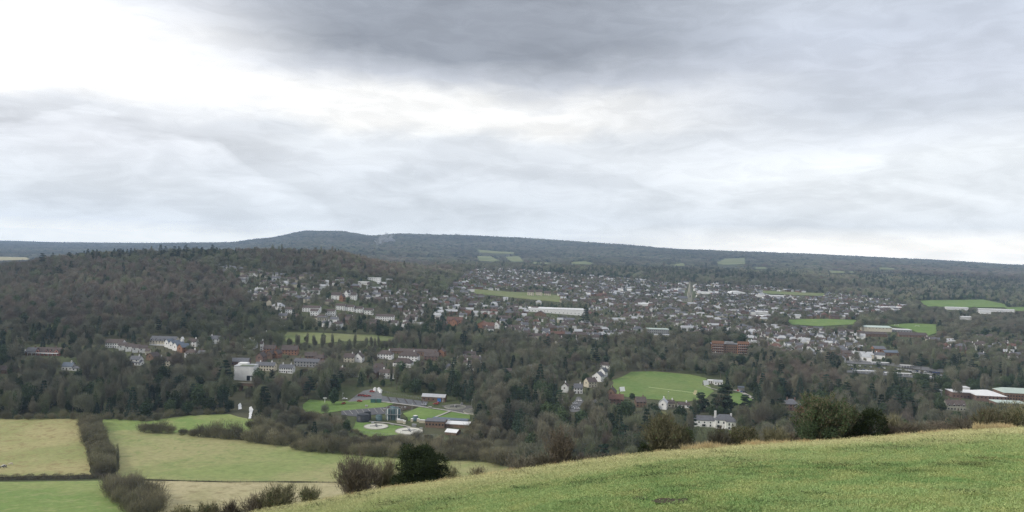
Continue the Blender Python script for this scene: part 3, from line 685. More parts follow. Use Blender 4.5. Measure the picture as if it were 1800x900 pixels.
RWORD = {'tile': 'brown tiled roof', 'red': 'red tiled roof', 'slate': 'grey slate roof', 'wet': 'pale sheet roof', 'white': 'white roof', 'green': 'pale green roof', 'blue': 'blue slate roof'}
def windows_on(e, L, W, E, detail=True, front=-1, cols=None, rows=(1.4, 3.9), door=True):
    cols = cols or max(2, int(L / 3.2)); n = 0
    for z in rows:
        if z > E - .6: continue
        for k in range(cols):
            x = -L / 2 + L * (k + .5) / cols
            if door and z == rows[0] and k == cols // 2: continue
            link('window', _win, e, (x, front * (W / 2 + .03), z))
    if door: link('door', _door, e, (-L / 2 + L * (cols // 2 + .5) / cols, front * (W / 2 + .04), 0))
    for s_ in (1, -1):
        link('window', _win, e, (s_ * (L / 2 + .03), 0, min(rows[-1], E - 1)), R(90))
def house(loc, rz, i, wk, rk, detail=1, name='house', label=None, cat='house', group=None, sc=1.0, uv=None):
    wm, rm = house_mesh(i, wk, rk); L, W, E, rise, hip = HV[i]
    e = empty(name, loc, rz, (sc, sc, sc)); link('wall', wm, e); rf = link('roof', rm, e)
    if detail >= 1:
        ck = 'white' if wk in ('white', 'cream') else ('brown' if wk == 'brown' else 'brick')
        link('chimney', _chim[ck], rf, (L * .28 * (-1 if i % 2 else 1), 0, E + rise))
    if detail >= 2:
        dirv = Vector((math.sin(rz), -math.cos(rz), 0)); front = -1 if dirv.y < 0 else 1
        windows_on(e, L, W, E, front=front)
    tag(e, label, cat, group)
    if not label: later(e, '%s house, %s' % (WORD[wk], RWORD[rk]), *(uv or [float(a) for a in proj(loc[0], loc[1], loc[2] + 3)]))
    return e
# candidates along loose rows in every zone
HOUSES = []
NOGEN = [[(30, 608), (140, 608), (140, 656), (30, 656)], [(182, 598), (330, 598), (330, 645), (215, 645), (182, 625)], [(404, 630), (520, 630), (520, 672), (404, 672)], [(925, 535), (1032, 535), (1032, 560), (925, 560)], [(1136, 572), (1205, 572), (1205, 596), (1136, 596)], [(1249, 595), (1318, 595), (1318, 623), (1249, 623)],
 [(1512, 570), (1632, 570), (1632, 628), (1512, 628)], [(600, 622), (790, 618), (790, 656), (600, 656)], [(440, 612), (560, 612), (560, 660), (440, 660)], [(498, 536), (695, 536), (695, 566), (498, 558)], [(580, 510), (630, 510), (630, 532), (580, 532)], [(626, 484), (680, 484), (680, 503), (626, 503)], [(982, 655), (1100, 650), (1100, 715), (982, 715)], [(780, 560), (880, 560), (880, 584), (780, 576)], [(924, 506), (972, 506), (972, 522), (924, 522)], [(1655, 535), (1790, 535), (1790, 565), (1655, 560)]]
def zone_houses(poly, ang, along, across, keep, wprob, rprob, sizes, y0, y1):
    us = [p[0] for p in poly]; x0 = (min(us) - 900) / F * y1 * 1.1 - 60; x1 = (max(us) - 900) / F * y1 * 1.1 + 60
    cx, cy = (x0 + x1) / 2, (y0 + y1) / 2; D = max(x1 - x0, y1 - y0) * .8
    for r_ in np.arange(-D, D, across):
        ra = ang + .25 * math.sin(r_ * .006 + ang * 3)
        off = rng.uniform(0, along)
        k = np.arange(-D + off, D, along); wob = 9 * np.sin(k * .011 + r_ * .02)
        X_ = cx + np.cos(ang) * k - np.sin(ang) * (r_ + wob); Y_ = cy + np.sin(ang) * k + np.cos(ang) * (r_ + wob)
        ok = (Y_ > y0) & (Y_ < y1); X_, Y_ = X_[ok], Y_[ok]
        if not len(X_): continue
        Zz = hh(X_, Y_); u, v = proj(X_, Y_, Zz)
        ok = inpoly(u, v, poly) & (rng.uniform(size=len(u)) < keep) & ~inany(u, v, KEEP + NOGEN) & ~inany(u, v - 6 * F / Y_, KEEP)
        for x, y, z, a, b_ in zip(X_[ok], Y_[ok], Zz[ok], u[ok], v[ok]):
            x += rng.uniform(-1.5, 1.5); y += rng.uniform(-2, 2)
            wk = rng.choice(list(wprob), p=list(wprob.values())); rk = rng.choice(list(rprob), p=list(rprob.values()))
            HOUSES.append((float(y), float(x), float(z), ra + rng.normal(0, .06) + (math.pi / 2 if rng.uniform() < .16 else 0), int(rng.choice(sizes)), str(wk), str(rk), float(a), float(b_)))
wp = {'white': .50, 'cream': .12, 'brick': .18, 'brown': .20}; rp = {'tile': .50, 'red': .06, 'slate': .25, 'wet': .19}
zone_houses(TOWN, R(8), 13.0, 28, .52, wp, rp, [0, 1, 2, 3, 4, 5, 6], 850, 2700)
zone_houses(TOWN2, R(-12), 14, 24, .8, wp, rp, [0, 1, 2, 3, 5], 800, 1300)
zone_houses(SLOPE, R(4), 16, 33, .62, {'white': .62, 'cream': .14, 'brick': .14, 'brown': .1}, {'tile': .6, 'slate': .25, 'wet': .15}, [0, 1, 3, 5], 800, 1700)
zone_houses(TERR, R(-4), 13, 24, .62, {'white': .42, 'brick': .36, 'brown': .22}, {'tile': .72, 'slate': .28}, [1, 2, 3, 6], 600, 1000)
zone_houses(VILL, R(62), 12, 22, .7, {'white': .7, 'brick': .3}, {'tile': .5, 'slate': .4, 'wet': .1}, [0, 1, 3], 560, 900)
zone_houses(RIGHT, R(-10), 19, 34, .4, {'white': .6, 'brick': .3, 'brown': .1}, rp, [0, 1, 5], 700, 1400)
zone_houses(LEFTV, R(-6), 17, 30, .24, {'white': .5, 'brick': .3, 'brown': .2}, {'tile': .7, 'slate': .3}, [0, 1, 2], 600, 950)
# scattered single houses seen through the woods (picture positions of white walls)
for (u, v, wk, i) in [(392, 465, 'white', 5), (402, 474, 'white', 0), (400, 483, 'white', 0), (385, 505, 'white', 1), (400, 505, 'white', 1), (428, 493, 'white', 5), (470, 488, 'white', 0), (514, 495, 'white', 1), (540, 487, 'white', 1), (565, 500, 'white', 1),
                      (713, 522, 'white', 1), (610, 520, 'white', 0), (740, 470, 'white', 1), (752, 470, 'white', 1), (1533, 510, 'white', 5), (1581, 490, 'white', 1), (1556, 482, 'cream', 1), (1726, 502, 'white', 5), (1743, 508, 'white', 1), (1608, 494, 'cream', 1),
                      (1512, 520, 'white', 1), (1530, 521, 'white', 1), (130, 478, 'white', 1), (875, 480, 'white', 5), (890, 484, 'white', 0), (905, 477, 'white', 0), (1793, 573, 'white', 6), (1714, 612, 'white', 3), (1675, 617, 'white', 1), (1785, 630, 'white', 1), (1730, 652, 'white', 3),
                      (940, 546, 'white', 1), (1195, 626, 'cream', 5), (1262, 632, 'cream', 1), (905, 662, 'white', 6), (930, 655, 'white', 6), (826, 664, 'white', 2), (770, 675, 'brick', 0), (290, 642, 'cream', 1), (240, 640, 'white', 0), (340, 608, 'white', 0), (360, 630, 'brown', 1), (378, 603, 'white', 1), (444, 612, 'white', 4), (464, 595, 'white', 0), (435, 610, 'white', 4)]:
    p = P(u, v); HOUSES.append((p.y, p.x, p.z, R(rng.uniform(-15, 15)), i, wk, 'tile' if u % 3 else 'slate', float(u), float(v)))
HOUSES = [h_ for h_ in HOUSES if bool(visible(np.array([h_[1]]), np.array([h_[0]]), np.array([h_[2]]), 7)[0])]
HOUSES.sort()
inframe = lambda u, v: -20 < u < 1820 and 0 < v < 905
indiv, rest = [], []
for h_ in HOUSES: (indiv if len(indiv) < 300 and inframe(h_[7], h_[8]) else rest).append(h_)
for (y, x, z, rz, i, wk, rk, u, v) in indiv:
    house((x, y, z), rz, i, wk, rk, 2 if y < 860 else 1, group='houses of the valley and the near side of the town', uv=(u, v))
# the remaining town beyond counting: one joined object
WK = list(WALLM); RK = list(ROOFM); big = MB()
for (y, x, z, rz, i, wk, rk, u, v) in rest:
    wl, rf = gable(*HV[i]); ca, sa = math.cos(rz), math.sin(rz)
    hs = .96
    for part, mi in ((wl, WK.index(wk)), (rf, len(WK) + RK.index(rk))):
        b0 = len(big.v); fs = part.f if part is wl else part.f[:(4 if HV[i][4] else 2)]
        big.v += [(x + (ca * a - sa * b_) * hs, y + (sa * a + ca * b_) * hs, z + c * hs) for a, b_, c in part.v]; big.f += [tuple(b0 + q_ for q_ in f) for f in fs]; big.m += [mi] * len(fs)
tag(big.obj('town_houses', [WALLM[k] for k in WK] + [ROOFM[k] for k in RK]), 'mass of small distant white and brick houses filling the far side of the town', 'houses', None, 'stuff')
print('houses', len(indiv), len(rest))
HXY = np.array([(h_[1], h_[0]) for h_ in HOUSES])

# ================================================================== LANDMARK BUILDINGS
def bldg(name, label, u0, u1, v, E, rise, W, wk, rk, rot=0, hip=0, cols=0, rows=(1.4, 3.9), cat='building', chim=0, flat=False, door=True, group=None, y=None, front_only=False):
    """building whose front foot is seen from column u0 to u1 at row v"""
    p = P((u0 + u1) / 2, v, 300) if y is None else at((u0 + u1) / 2, y)
    if abs(rot) > 45: L, W = W, (u1 - u0) / F * p.y / abs(math.sin(R(rot)))
    else: L = (u1 - u0) / F * p.y / abs(math.cos(R(rot)))
    c = p + Vector((-math.sin(R(rot)), math.cos(R(rot)), 0)) * ((L if abs(rot) > 45 else W) / 2) if abs(rot) <= 45 else p + Vector((0, L / 2, 0)); z0 = min(p.z, H(c.x, c.y)) + .1
    e = empty(name, (c.x, c.y, z0), R(rot)); tag(e, label, cat, group)
    tp = v - (E + rise) * F / p.y; vb = v - 1.5 if p.y < 1100 else v
    KEEP.append([(u0 + .5, tp + 1), (u1 - .5, tp + 1), (u1 - .5, vb), (u0 + .5, vb)]); LMK.append((c.x, c.y, max(L, W) / 2 + 3))
    if flat:
        wl = MB().box(-L / 2, L / 2, -W / 2, W / 2, -2, E); wl.obj('wall', WALLM[wk], e)
        rf = MB().box(-L / 2 - .25, L / 2 + .25, -W / 2 - .25, W / 2 + .25, E + .002, E + .45); rf.obj('roof', ROOFM[rk], e)
    else:
        wl, rf = gable(L, W, E, rise, hip); wl.obj('wall', WALLM[wk], e); r_ = rf.obj('roof', ROOFM[rk], e)
        for k in range(chim):
            link('chimney', _chim['white' if wk in ('white', 'cream') else 'brick'], r_, (L * (-.3 + .6 * k / max(1, chim - 1)) if chim > 1 else L * .25, 0, E + rise))
    if cols: windows_on(e, L, W, E + .7, True, -1, cols, rows, door)
    e['_L'] = L; return e
def gablet(e, x, y, z, w_, rise, d, wk, rk, n='dormer'):
    """cross gable or dormer facing -y"""
    mb = MB(); a = w_ / 2
    mb.face([(x - a, y, z), (x + a, y, z), (x + a, y, z + .9), (x, y, z + .9 + rise), (x - a, y, z + .9)])
    mb.face([(x - a, y, z), (x - a, y, z + .9), (x - a, y + d, z + .9), (x - a, y + d, z)]); mb.face([(x + a, y, z), (x + a, y + d, z), (x + a, y + d, z + .9), (x + a, y, z + .9)])
    g = mb.obj(n, WALLM[wk], e); o = .25; r_ = MB()
    r_.face([(x - a - o, y - o, z + .75), (x, y - o, z + 1.05 + rise), (x, y + d, z + 1.05 + rise), (x - a - o, y + d, z + .75)]); r_.face([(x + a + o, y - o, z + .75), (x + a + o, y + d, z + .75), (x, y + d, z + 1.05 + rise), (x, y - o, z + 1.05 + rise)])
    r_.obj('dormer_roof', ROOFM[rk], g); link('window', _win, g, (x, y - .04, z + .9)); return g
def noL():
    for o in C.objects:
        if '_L' in o: del o['_L']
# -- white mill block
e = bldg('mill_building', 'big plain white block with flat stepped roof standing over the dark weir', 411, 445, 669, 12.5, 0, 13, 'white', 'wet', 0, flat=True)
L = e['_L']; MB().box(-L / 2 - 1.5, -L / 2, -3, 6, -2, 11).obj('wing', WALLM['white'], e)
MB().box(-L * .42, L * .05, -1, 5.5, 12.96, 14.6).obj('roof_block', WALLM['white'], e); MB().box(-L * .2, L * .48, -6.2, -.9, 12.96, 13.2).obj('roof_terrace', mat('moss_roof', (.16, .19, .12), .9), e)
MB().box(L * .16, L * .5, -6.56, -6.51, 0, 4.4).obj('opening', M['glass'], e); MB().box(L * .34, L * .46, -6.6, -6.57, 0, 3.4).obj('door', M['frame'], e)
for k in range(3): link('window', _win, e, (-L / 2 - 1.54, -1.6 + 3 * k, 7), R(90))
e = bldg('mill_house', 'low slate roofed building tucked behind the white block', 404, 436, 642, 3.5, 3, 9, 'brick', 'slate', 4, 0, 3, (1.4,), cat='building')
p = P(436, 690, 300); e = empty('river_bridge', (p.x, p.y + 6, p.z)); tag(e, 'dark brick bridge pier and wall above the white weir', 'bridge')
MB().box(-9, 8, -3, 3, 5.0, 7.2).obj('deck', WALLM['brown'], e); MB().box(-9, 8, -3.3, -3.02, 7.2, 8.1).obj('parapet', WALLM['stone'], e)
for xx in (-9, -1.2, 6.2): MB().box(xx, xx + 1.8, -2.9, 2.9, -3, 5).obj('pier', WALLM['brown'], e)
M['foam'] = mat('white_water', (.86, .87, .86), .35, .1, .6, .3)
drape('river', [(419, 721), (419, 712), (422, 709), (424, 713), (425, 720)], M['foam'], .5, 2, 'small white patch of weir water left of the dark pier')
drape('river', [(437, 737), (438, 726), (438, 717), (442, 715), (445, 721), (443, 728), (441, 737)], M['foam'], .5, 2, 'white foaming water running right of the dark pier')
# -- left valley houses
e = bldg('pink_house', 'salmon pink house with brown roof, gables and a white veranda', 60, 104, 625, 3.2, 4.2, 9, 'pink', 'tile', 0, 0, 6, (1.4,), chim=1, cat='house'); L = e['_L']
for x in (-L * .36, -L * .02, L * .14, L * .38): gablet(e, x, -4.5, 3.0, 3.4 if abs(x) > 4 else 2, 1.9, 4, 'pink', 'tile')
MB().box(-L * .72, L * .5, -7.2, -4.6, 2.3, 2.6).obj('veranda_roof', ROOFM['white'], e)
for k in range(8): MB().box(-L * .7 + k * L * .165, -L * .7 + k * L * .165 + .18, -7.1, -6.9, 0, 2.3).obj('veranda_post', M['frame'], e)
bldg('house', 'dark roofed wing left of the salmon pink house', 44, 61, 625, 3.4, 4, 9, 'brown', 'slate', 0, 0, 2, (1.4,), chim=1, cat='house')
bldg('greenhouse', 'small pale greenhouse at far left beside the salmon pink house', 33, 43, 621, 2.2, 1.0, 4, 'grey', 'white', 0, cat='greenhouse')
bldg('cottage', 'white cottage with blue slate roof and one tall white chimney', 108, 126, 651, 3.4, 3.4, 7, 'white', 'blue', 0, 0, 3, (1.4,), chim=1, cat='cottage')
bldg('outbuilding', 'low white annexe right of the blue roofed cottage', 126, 139, 652, 2.4, 1.6, 6, 'white', 'slate', 0, 0, 2, (1.3,), cat='house')
bldg('brick_house', 'brown cottage half hidden at the far left below the pink house', -4, 24, 657, 3.2, 3.2, 8, 'brown', 'tile', 0, 0, 3, (1.3,), chim=1, cat='house')
TG = 'stepped units of the curved brown terrace'
bldg('terrace_house', 'longest unit of the curved brown terrace, white upper wall', 184, 214, 612, 5.2, 3.4, 9, 'white', 'tile', -3, 0, 7, (1.3, 3.9), cat='terrace', group=TG)
for k, (a, b_, v) in enumerate([(210, 222, 616), (222, 234, 618), (234, 246, 620), (246, 258, 621)]):
    bldg('terrace_house', '%s stepped gabled unit of the curved brown terrace' % ORD[k + 1], a, b_, v, 5.0, 2.6, 12, 'white', 'tile', 28, 0, 2, (3.6,), cat='terrace', group=TG)
bldg('small_house', 'small cream house end beside the curved terrace', 255, 262, 624, 4, 2, 6, 'cream', 'tile', 10, 0, 1, (1.4,), cat='house')
e = bldg('flats', 'grey roofed mansard flats with a row of white dormers', 262, 308, 608, 5.4, 4.2, 11, 'cream', 'slate', -3, 0, 9, (1.4, 3.9), cat='flats'); L = e['_L']
for k in range(6): gablet(e, -L * .42 + k * L * .168, -5.5, 5.2, 2.0, 1.0, 3, 'white', 'slate')
MB().box(-L * .5, L * .3, -5.9, -5.52, .2, 1.6).obj('porch_wall', WALLM['white'], e)
for k, (a, b_, v, wk) in enumerate([(291, 301, 611, 'white'), (298, 309, 614, 'white'), (305, 316, 617, 'white'), (313, 325, 620, 'orange')]):
    ee = bldg('gabled_house', '%s of four glass roofed gables stepping down beside the grey flats' % ('rightmost orange brick' if wk == 'orange' else ORD[k + 1] + ' pale'), a, b_, v, 5.4, 3.4, 10, wk, 'blue', 62, 0, 2, (1.4, 3.9), cat='house', group='gables beside the grey flats')
bldg('white_tower', 'narrow tall white gable behind the orange brick gable', 317, 321, 604, 4.5, 2.6, 3, 'white', 'white', 80, cat='house')
bldg('shed', 'pale low shed with white roof right of the white tower', 336, 346, 606, 2.6, 1.2, 6, 'white', 'white', 0, cat='shed')
bldg('gabled_house', 'tan gabled house below the grey roofed flats', 258, 273, 634, 4.2, 3.4, 9, 'brown', 'tile', 70, 0, 2, (1.4, 3.6), cat='house')
bldg('low_house', 'long low grey house with white windows below the orange gable', 283, 318, 643, 3.0, 2.6, 8, 'stone', 'tile', 0, 0, 7, (1.3,), cat='house')
bldg('white_bungalow', 'white bungalow among trees left of the low grey house', 222, 247, 642, 2.6, 1.8, 7, 'white', 'slate', 0, 0, 5, (1.2,), cat='bungalow')
# -- terraces left of centre
def hrow(lst, group=None):
    for a, b_, v, E, rise, W, wk, rk, rot, hip, cols, lab in lst: bldg('house', lab, a, b_, v, E, rise, W, wk, rk, rot, hip, cols, (1.4, 3.9), cat='house', chim=1, group=group)
hrow([(463, 483, 621, 4.8, 3.2, 8, 'orange', 'tile', 0, 0, 4, 'orange brick house left of the double fronted brick house'),
 (495, 522, 624, 5.2, 4.4, 9, 'orange', 'tile', 3, 0, 5, 'large double fronted orange brick house with tall brown roof'),
 (450, 463, 636, 5, 4, 9, 'brick', 'tile', 80, 0, 2, 'steep white edged brick gable behind the riverside terrace'),
 (468, 480, 631, 5, 3.4, 9, 'brown', 'tile', 80, 0, 2, 'brown gable between the two white edged gables'),
 (480, 490, 630, 5, 3.6, 9, 'orange', 'tile', 78, 0, 2, 'orange gable right of the brown gable'),
 (536, 556, 634, 4.6, 3.4, 8, 'brown', 'tile', 12, 0, 4, 'brown brick house right of the double fronted house'),
 (457, 461, 617, 7.5, 3.2, 5, 'white', 'tile', 0, 0, 1, 'narrow white gable left of the orange brick houses'),
 (604, 622, 637, 5, 3.6, 9, 'cream', 'tile', 0, 0, 3, 'cream half of the twin gabled house'),
 (622, 637, 637, 5, 4.6, 9, 'white', 'tile', 84, 0, 2, 'white steep gable of the twin gabled house'),
 (663, 688, 631, 5, 3.6, 10, 'white', 'tile', -6, .8, 5, 'white walled hipped house with dark roof, left of the brick row'),
 (700, 734, 634, 5, 4.2, 11, 'white', 'tile', -6, .7, 6, 'broad white walled house under a big brown hipped roof'),
 (690, 722, 645, 4, 4.4, 11, 'white', 'tile', -8, .8, 5, 'big dark hipped roof in front of the broad white house'),
 (745, 770, 634, 4.6, 4, 10, 'brick', 'tile', 0, 0, 4, 'brick house with brown roof joining the orange gable'),
 (768, 782, 628, 6.0, 3.0, 9, 'orange', 'tile', 80, 0, 2, 'orange brick gable with white verges above the brick row'),
 (655, 676, 653, 3.6, 3.6, 9, 'grey', 'tile', 6, .6, 3, 'grey hipped house among trees below the twin gabled house'),
 (1046, 1060, 671, 5.2, 4, 9, 'white', 'slate', 58, 0, 2, 'largest white sloping cottage gable above the lane'),
 (1056, 1067, 663, 5.2, 4, 9, 'white', 'slate', 58, 0, 2, 'upper white sloping cottage gable near the field corner'),
 (1034, 1050, 681, 5.2, 3.6, 8, 'cream', 'tile', 30, 0, 3, 'cream cottage below the white sloping gables'),
 (1009, 1024, 692, 5, 3.4, 8, 'white', 'slate', 0, 0, 3, 'white house with dark slate roof in the village street'),
 (988, 999, 690, 5.4, 3, 6, 'white', 'tile', 75, 0, 1, 'white gable end at the left of the village street'),
 (1070, 1083, 699, 4.8, 3.6, 8, 'brown', 'tile', 70, 0, 2, 'brown gable at the lower corner of the cricket field'),
 (1070, 1096, 711, 4.4, 3.6, 9, 'brick', 'red', -4, 0, 4, 'red roofed house with white extensions below the cricket field'),
 (1118, 1136, 716, 4.4, 3.6, 9, 'brown', 'tile', 0, 0, 3, 'brown twin gabled bungalow left of the lone white cottage'),
 (1161, 1174, 720, 5.2, 3.2, 8, 'white', 'wet', 70, 0, 2, 'lone white cottage with pale roof below the cricket field'),
 (1174, 1186, 716, 3.4, 2.2, 7, 'cream', 'tile', 0, 0, 2, 'cream annexe right of the lone white cottage'),
 (1192, 1212, 717, 2.6, 1.6, 6, 'white', 'tile', -6, 0, 3, 'low white outbuildings right of the lone white cottage')])
e = bldg('cottage_terrace', 'white riverside terrace of three cottages with grey slate roof', 490, 514, 656, 5.0, 2.8, 8, 'white', 'slate', -2, 0, 6, (1.4, 3.9), cat='terrace', chim=2)
bldg('cottage_terrace', 'cream terrace end left of the white riverside terrace', 448, 482, 652, 5.0, 2.8, 8, 'cream', 'slate', -2, 0, 7, (1.4, 3.9), cat='terrace', chim=2)
bldg('cottage_terrace', 'grey terrace roof running right behind the riverside trees', 516, 560, 645, 5.0, 2.8, 8, 'grey', 'slate', -4, 0, 8, (1.4, 3.9), cat='terrace', chim=3)
bldg('brick_terrace', 'long thin brick terrace behind the brown hipped houses', 684, 768, 624, 4.0, 2.4, 8, 'brown', 'tile', -1, 0, 14, (1.4,), cat='terrace', chim=3)
# -- wooded slope
e = bldg('flats', 'upper tier of the stepped white flats high on the wooded slope', 646, 668, 494, 5.5, 0, 12, 'white', 'white', 0, flat=True, cols=6, rows=(1.6, 4.2), cat='flats', door=False)
bldg('flats', 'left wing of the stepped white flats behind the dark trees', 629, 647, 500, 4.5, 0, 12, 'white', 'white', 0, flat=True, cols=5, rows=(1.6,), cat='flats', door=False)
bldg('flats', 'right wing of the stepped white flats', 662, 677, 501, 4.5, 0, 12, 'white', 'white', 0, flat=True, cols=5, rows=(1.6,), cat='flats', door=False)
for k, (a, b_, v, wk) in enumerate([(501, 513, 552, 'white'), (531, 562, 549, 'white'), (545, 558, 555, 'white'), (572, 588, 555, 'white'), (590, 606, 545, 'white'), (604, 622, 547, 'white'), (622, 637, 550, 'white'), (640, 655, 553, 'white'), (660, 692, 564, 'white')]):
    bldg('terrace_house', '%s white terrace from left on the hillside, brown roof' % ORD[k + 1], a, b_, v, 6.2, 2.8, 8, wk, 'tile', -2, 0, max(3, int((b_ - a) / 4)), (1.6, 4.4), cat='terrace', group='white hillside terraces')
for k, (a, b_, v, rot, wk) in enumerate([(582, 600, 527, 0, 'white'), (597, 604, 530, 78, 'orange'), (606, 612, 523, 80, 'white'), (612, 618, 522, 80, 'white'), (616, 626, 527, 0, 'white')]):
    bldg('house', '%s of the gabled houses above the hillside terraces' % ORD[k + 1], a, b_, v, 7, 4.5, 9, wk, 'tile', rot, 0, 3, (1.6, 4.4), cat='house', group='gabled houses above the hillside terraces')
bldg('stone_hall', 'grey stone flat roofed block above the yellow green meadow', 557, 574, 567, 7, 1, 10, 'stone', 'slate', 0, .8, 4, (1.6, 4.4), cat='building')
for k, (a, b_, v, wk, rot) in enumerate([(785, 812, 570, 'orange', -4), (793, 804, 573, 'orange', 80), (840, 858, 577, 'orange', 80), (848, 868, 580, 'brick', -4), (868, 878, 578, 'white', 80)]):
    bldg('villa', '%s of the gabled villas right of the conifers above the bare belt' % ORD[k + 1], a, b_, v, 6, 4.4, 10, wk, 'red', rot, 0, 3, (1.6, 4.2), cat='house', group='gabled villas above the bare belt', chim=1)
# -- town landmarks
for k, (a, b_) in enumerate([(927, 938), (942, 953), (957, 968)]):
    bldg('hotel_block', '%s of the three cream gabled blocks at the end of the narrow meadow' % ('leftmost', 'middle', 'rightmost')[k], a, b_, 520, 8 if k < 2 else 5, 5, 10, 'cream', 'tile', 0, 0, 3, (2, 5), cat='house', group='cream gabled blocks')
e = bldg('supermarket', 'supermarket with a broad white roof in two levels', 928, 970, 549, 6, 0, 40, 'white', 'white', -3, flat=True, cols=8, rows=(2.5,), cat='supermarket', door=False)
bldg('supermarket_hall', 'higher white walled hall joined to the right of the supermarket', 966, 1028, 553, 8.5, 0, 36, 'white', 'white', -4, flat=True, cols=9, rows=(2.5,), cat='supermarket', door=False)
bldg('brown_hall', 'dark barrel roofed hall in front of the supermarket', 940, 960, 556, 4, 4.5, 16, 'brown', 'tile', 86, 0, 2, (1.5,), cat='hall')
e = bldg('school', 'two storey school with a pale green roof', 1138, 1176, 587, 6.6, 0, 16, 'grey', 'green', -2, flat=True, cols=11, rows=(1.6, 4.6), cat='school')
bldg('shed_roof', 'long pale canopy in front of the green roofed school', 1148, 1180, 593, 3, 0, 10, 'cream', 'wet', -2, flat=True, cat='building', cols=6, rows=(1.4,))
drape('street', [(1184, 594), (1192, 582), (1202, 582), (1194, 595)], M['tarmac'], .6, 10, 'grey street running up into the town right of the school')
e = bldg('apartment_block', 'orange brick apartment block of four storeys with a lower middle', 1251, 1315, 621, 11, 0, 13, 'brown', 'slate', -1, flat=True, cols=20, rows=(1.6, 4.6, 7.6), cat='apartment block', door=False); L = e['_L']
for x0, x1 in ((-L / 2 - .3, -L * .18), (L * .2, L / 2 + .3)):
    MB().box(x0, x1, -8.2, -6.52, -1, 15.2).obj('tower', WALLM['orange'], e)
    for zz in (1.6, 4.8, 8.0, 11.2):
        for k in range(6):
            xx = x0 + (x1 - x0) * (k + .5) / 6; link('window', _win, e, (xx, -8.24, zz), 0, (1.3, 1, 1.35))
        MB().box(x0 + .8, x1 - .8, -9.1, -8.22, zz - 1.1, zz - .9).obj('balcony', M['frame'], e)
MB().box(-L * .1, L * .13, -3, 3, 11.5, 13.6).obj('roof_plant', WALLM['grey'], e)
# church with spire
p = at(1214, 1740); e = empty('church', (p.x, p.y, p.z)); tag(e, 'parish church with a tall slim stone spire rising over the town', 'church')
MB().box(-5, 5, -5, 5, -2, 19).obj('tower', WALLM['stone'], e)
sp = MB(); sp.lathe([(5.4, 18.9), (5.2, 20.5), (3.7, 30), (1.9, 40), (.4, 50), (.05, 52)], 8); sp.obj('spire', WALLM['stone'], e)
for sx in (-1, 1):
    for sy in (-1, 1): MB().lathe([(.8, 19), (.7, 22), (.05, 25)], 6, (sx * 4.6, sy * 4.6)).obj('pinnacle', WALLM['stone'], e)
MB().box(-.8, .8, -5.06, -5.01, 11, 16).obj('window', M['glass'], e)
wl, rf = gable(24, 11, 8.5, 5.5); a = wl.obj('nave', WALLM['stone'], e); a.location = (-15.5, 1, 0); r_ = rf.obj('nave_roof', ROOFM['slate'], e); r_.location = (-15.5, 1, 0)
for k in range(5): link('window', _win, e, (-25 + k * 4.6, -4.54, 4.5), 0, (1, 1, 2.2))
p = at(1296, 1980); e = empty('leisure_hall', (p.x, p.y, p.z)); tag(e, 'low domed white roof right of the spire', 'hall')
mb = MB(); n = 14
for k in range(n):
    a0, a1 = math.pi * k / n, math.pi * (k + 1) / n; q_ = lambda a: (-math.cos(a) * 23, 5 + math.sin(a) * 7)
    (x0, z0), (x1, z1) = q_(a0), q_(a1); mb.face([(x0, -14, z0), (x1, -14, z1), (x1, 14, z1), (x0, 14, z0)]); mb.face([(x0, -14, -2), (x1, -14, -2), (x1, -14, z1), (x0, -14, z0)])
mb.obj('roof', ROOFM['white'], e); MB().box(-23, 23, -14.1, -14.02, 0, 4.6).obj('glazing', M['glass'], e)
for (a, b_, v, lab) in [(1075, 1110, 512, 'long pale shed behind the town left of the spire'), (1180, 1200, 513, 'short pale shed just left of the spire'), (1225, 1262, 517, 'long white shed just right of the spire'), (1330, 1378, 523, 'long white roofed shed at the right of the town'), (1030, 1062, 520, 'white shed left of the middle of the town'),
                        (1122, 1144, 538, 'pale long roof in the middle of the town'), (1300, 1350, 552, 'white flat roofed works at the lower right of the town'), (1545, 1585, 544, 'white long shed at the right end of the town'), (1318, 1352, 560, 'second white flat roof below the works')]:
    bldg('industrial_shed', lab, a, b_, v, 5, 1.2, 14, 'white', 'white', -2, 0, 0, cat='shed')
# right side
e = bldg('sports_hall', 'sports hall with a broad pale cream green roof', 1520, 1567, 583, 7, 2.0, 26, 'cream', 'green', -4, 0, 8, (5.5,), cat='sports hall', door=False)
bldg('hall_extension', 'white roofed wing right of the sports hall', 1568, 1602, 584, 4, 0, 16, 'grey', 'white', -6, flat=True, cols=7, rows=(1.5,), cat='hall')
bldg('brown_hall', 'dark brown roofed hall at the corner of the football field', 1582, 1630, 593, 3.6, 3.6, 16, 'brown', 'tile', -5, 0, 9, (1.5,), cat='hall')
bldg('brick_hall', 'long brown brick building below the sports hall', 1512, 1560, 592, 4.4, 3, 14, 'brown', 'tile', -3, 0, 9, (1.5,), cat='hall')
bldg('brick_hall', 'orange brick gable wall with a white roof edge near the station', 1538, 1557, 622, 6.5, 3, 14, 'orange', 'slate', -4, 0, 3, (1.6, 4.2), cat='hall')
bldg('brick_hall', 'blue roofed low hall right of the orange gable wall', 1556, 1580, 626, 4.6, 2.4, 12, 'brown', 'blue', -4, 0, 4, (1.6,), cat='hall')
for k, (a, b_, v) in enumerate([(1664, 1702, 545), (1716, 1762, 548), (1722, 1742, 552), (1762, 1784, 549), (1685, 1708, 562)]):
    bldg('industrial_shed', '%s of the long white sheds below the green rise' % ORD[k + 1], a, b_, v, 6, .8, 14, 'white', 'white', -2, 0, cat='shed', group='long white sheds below the rise')
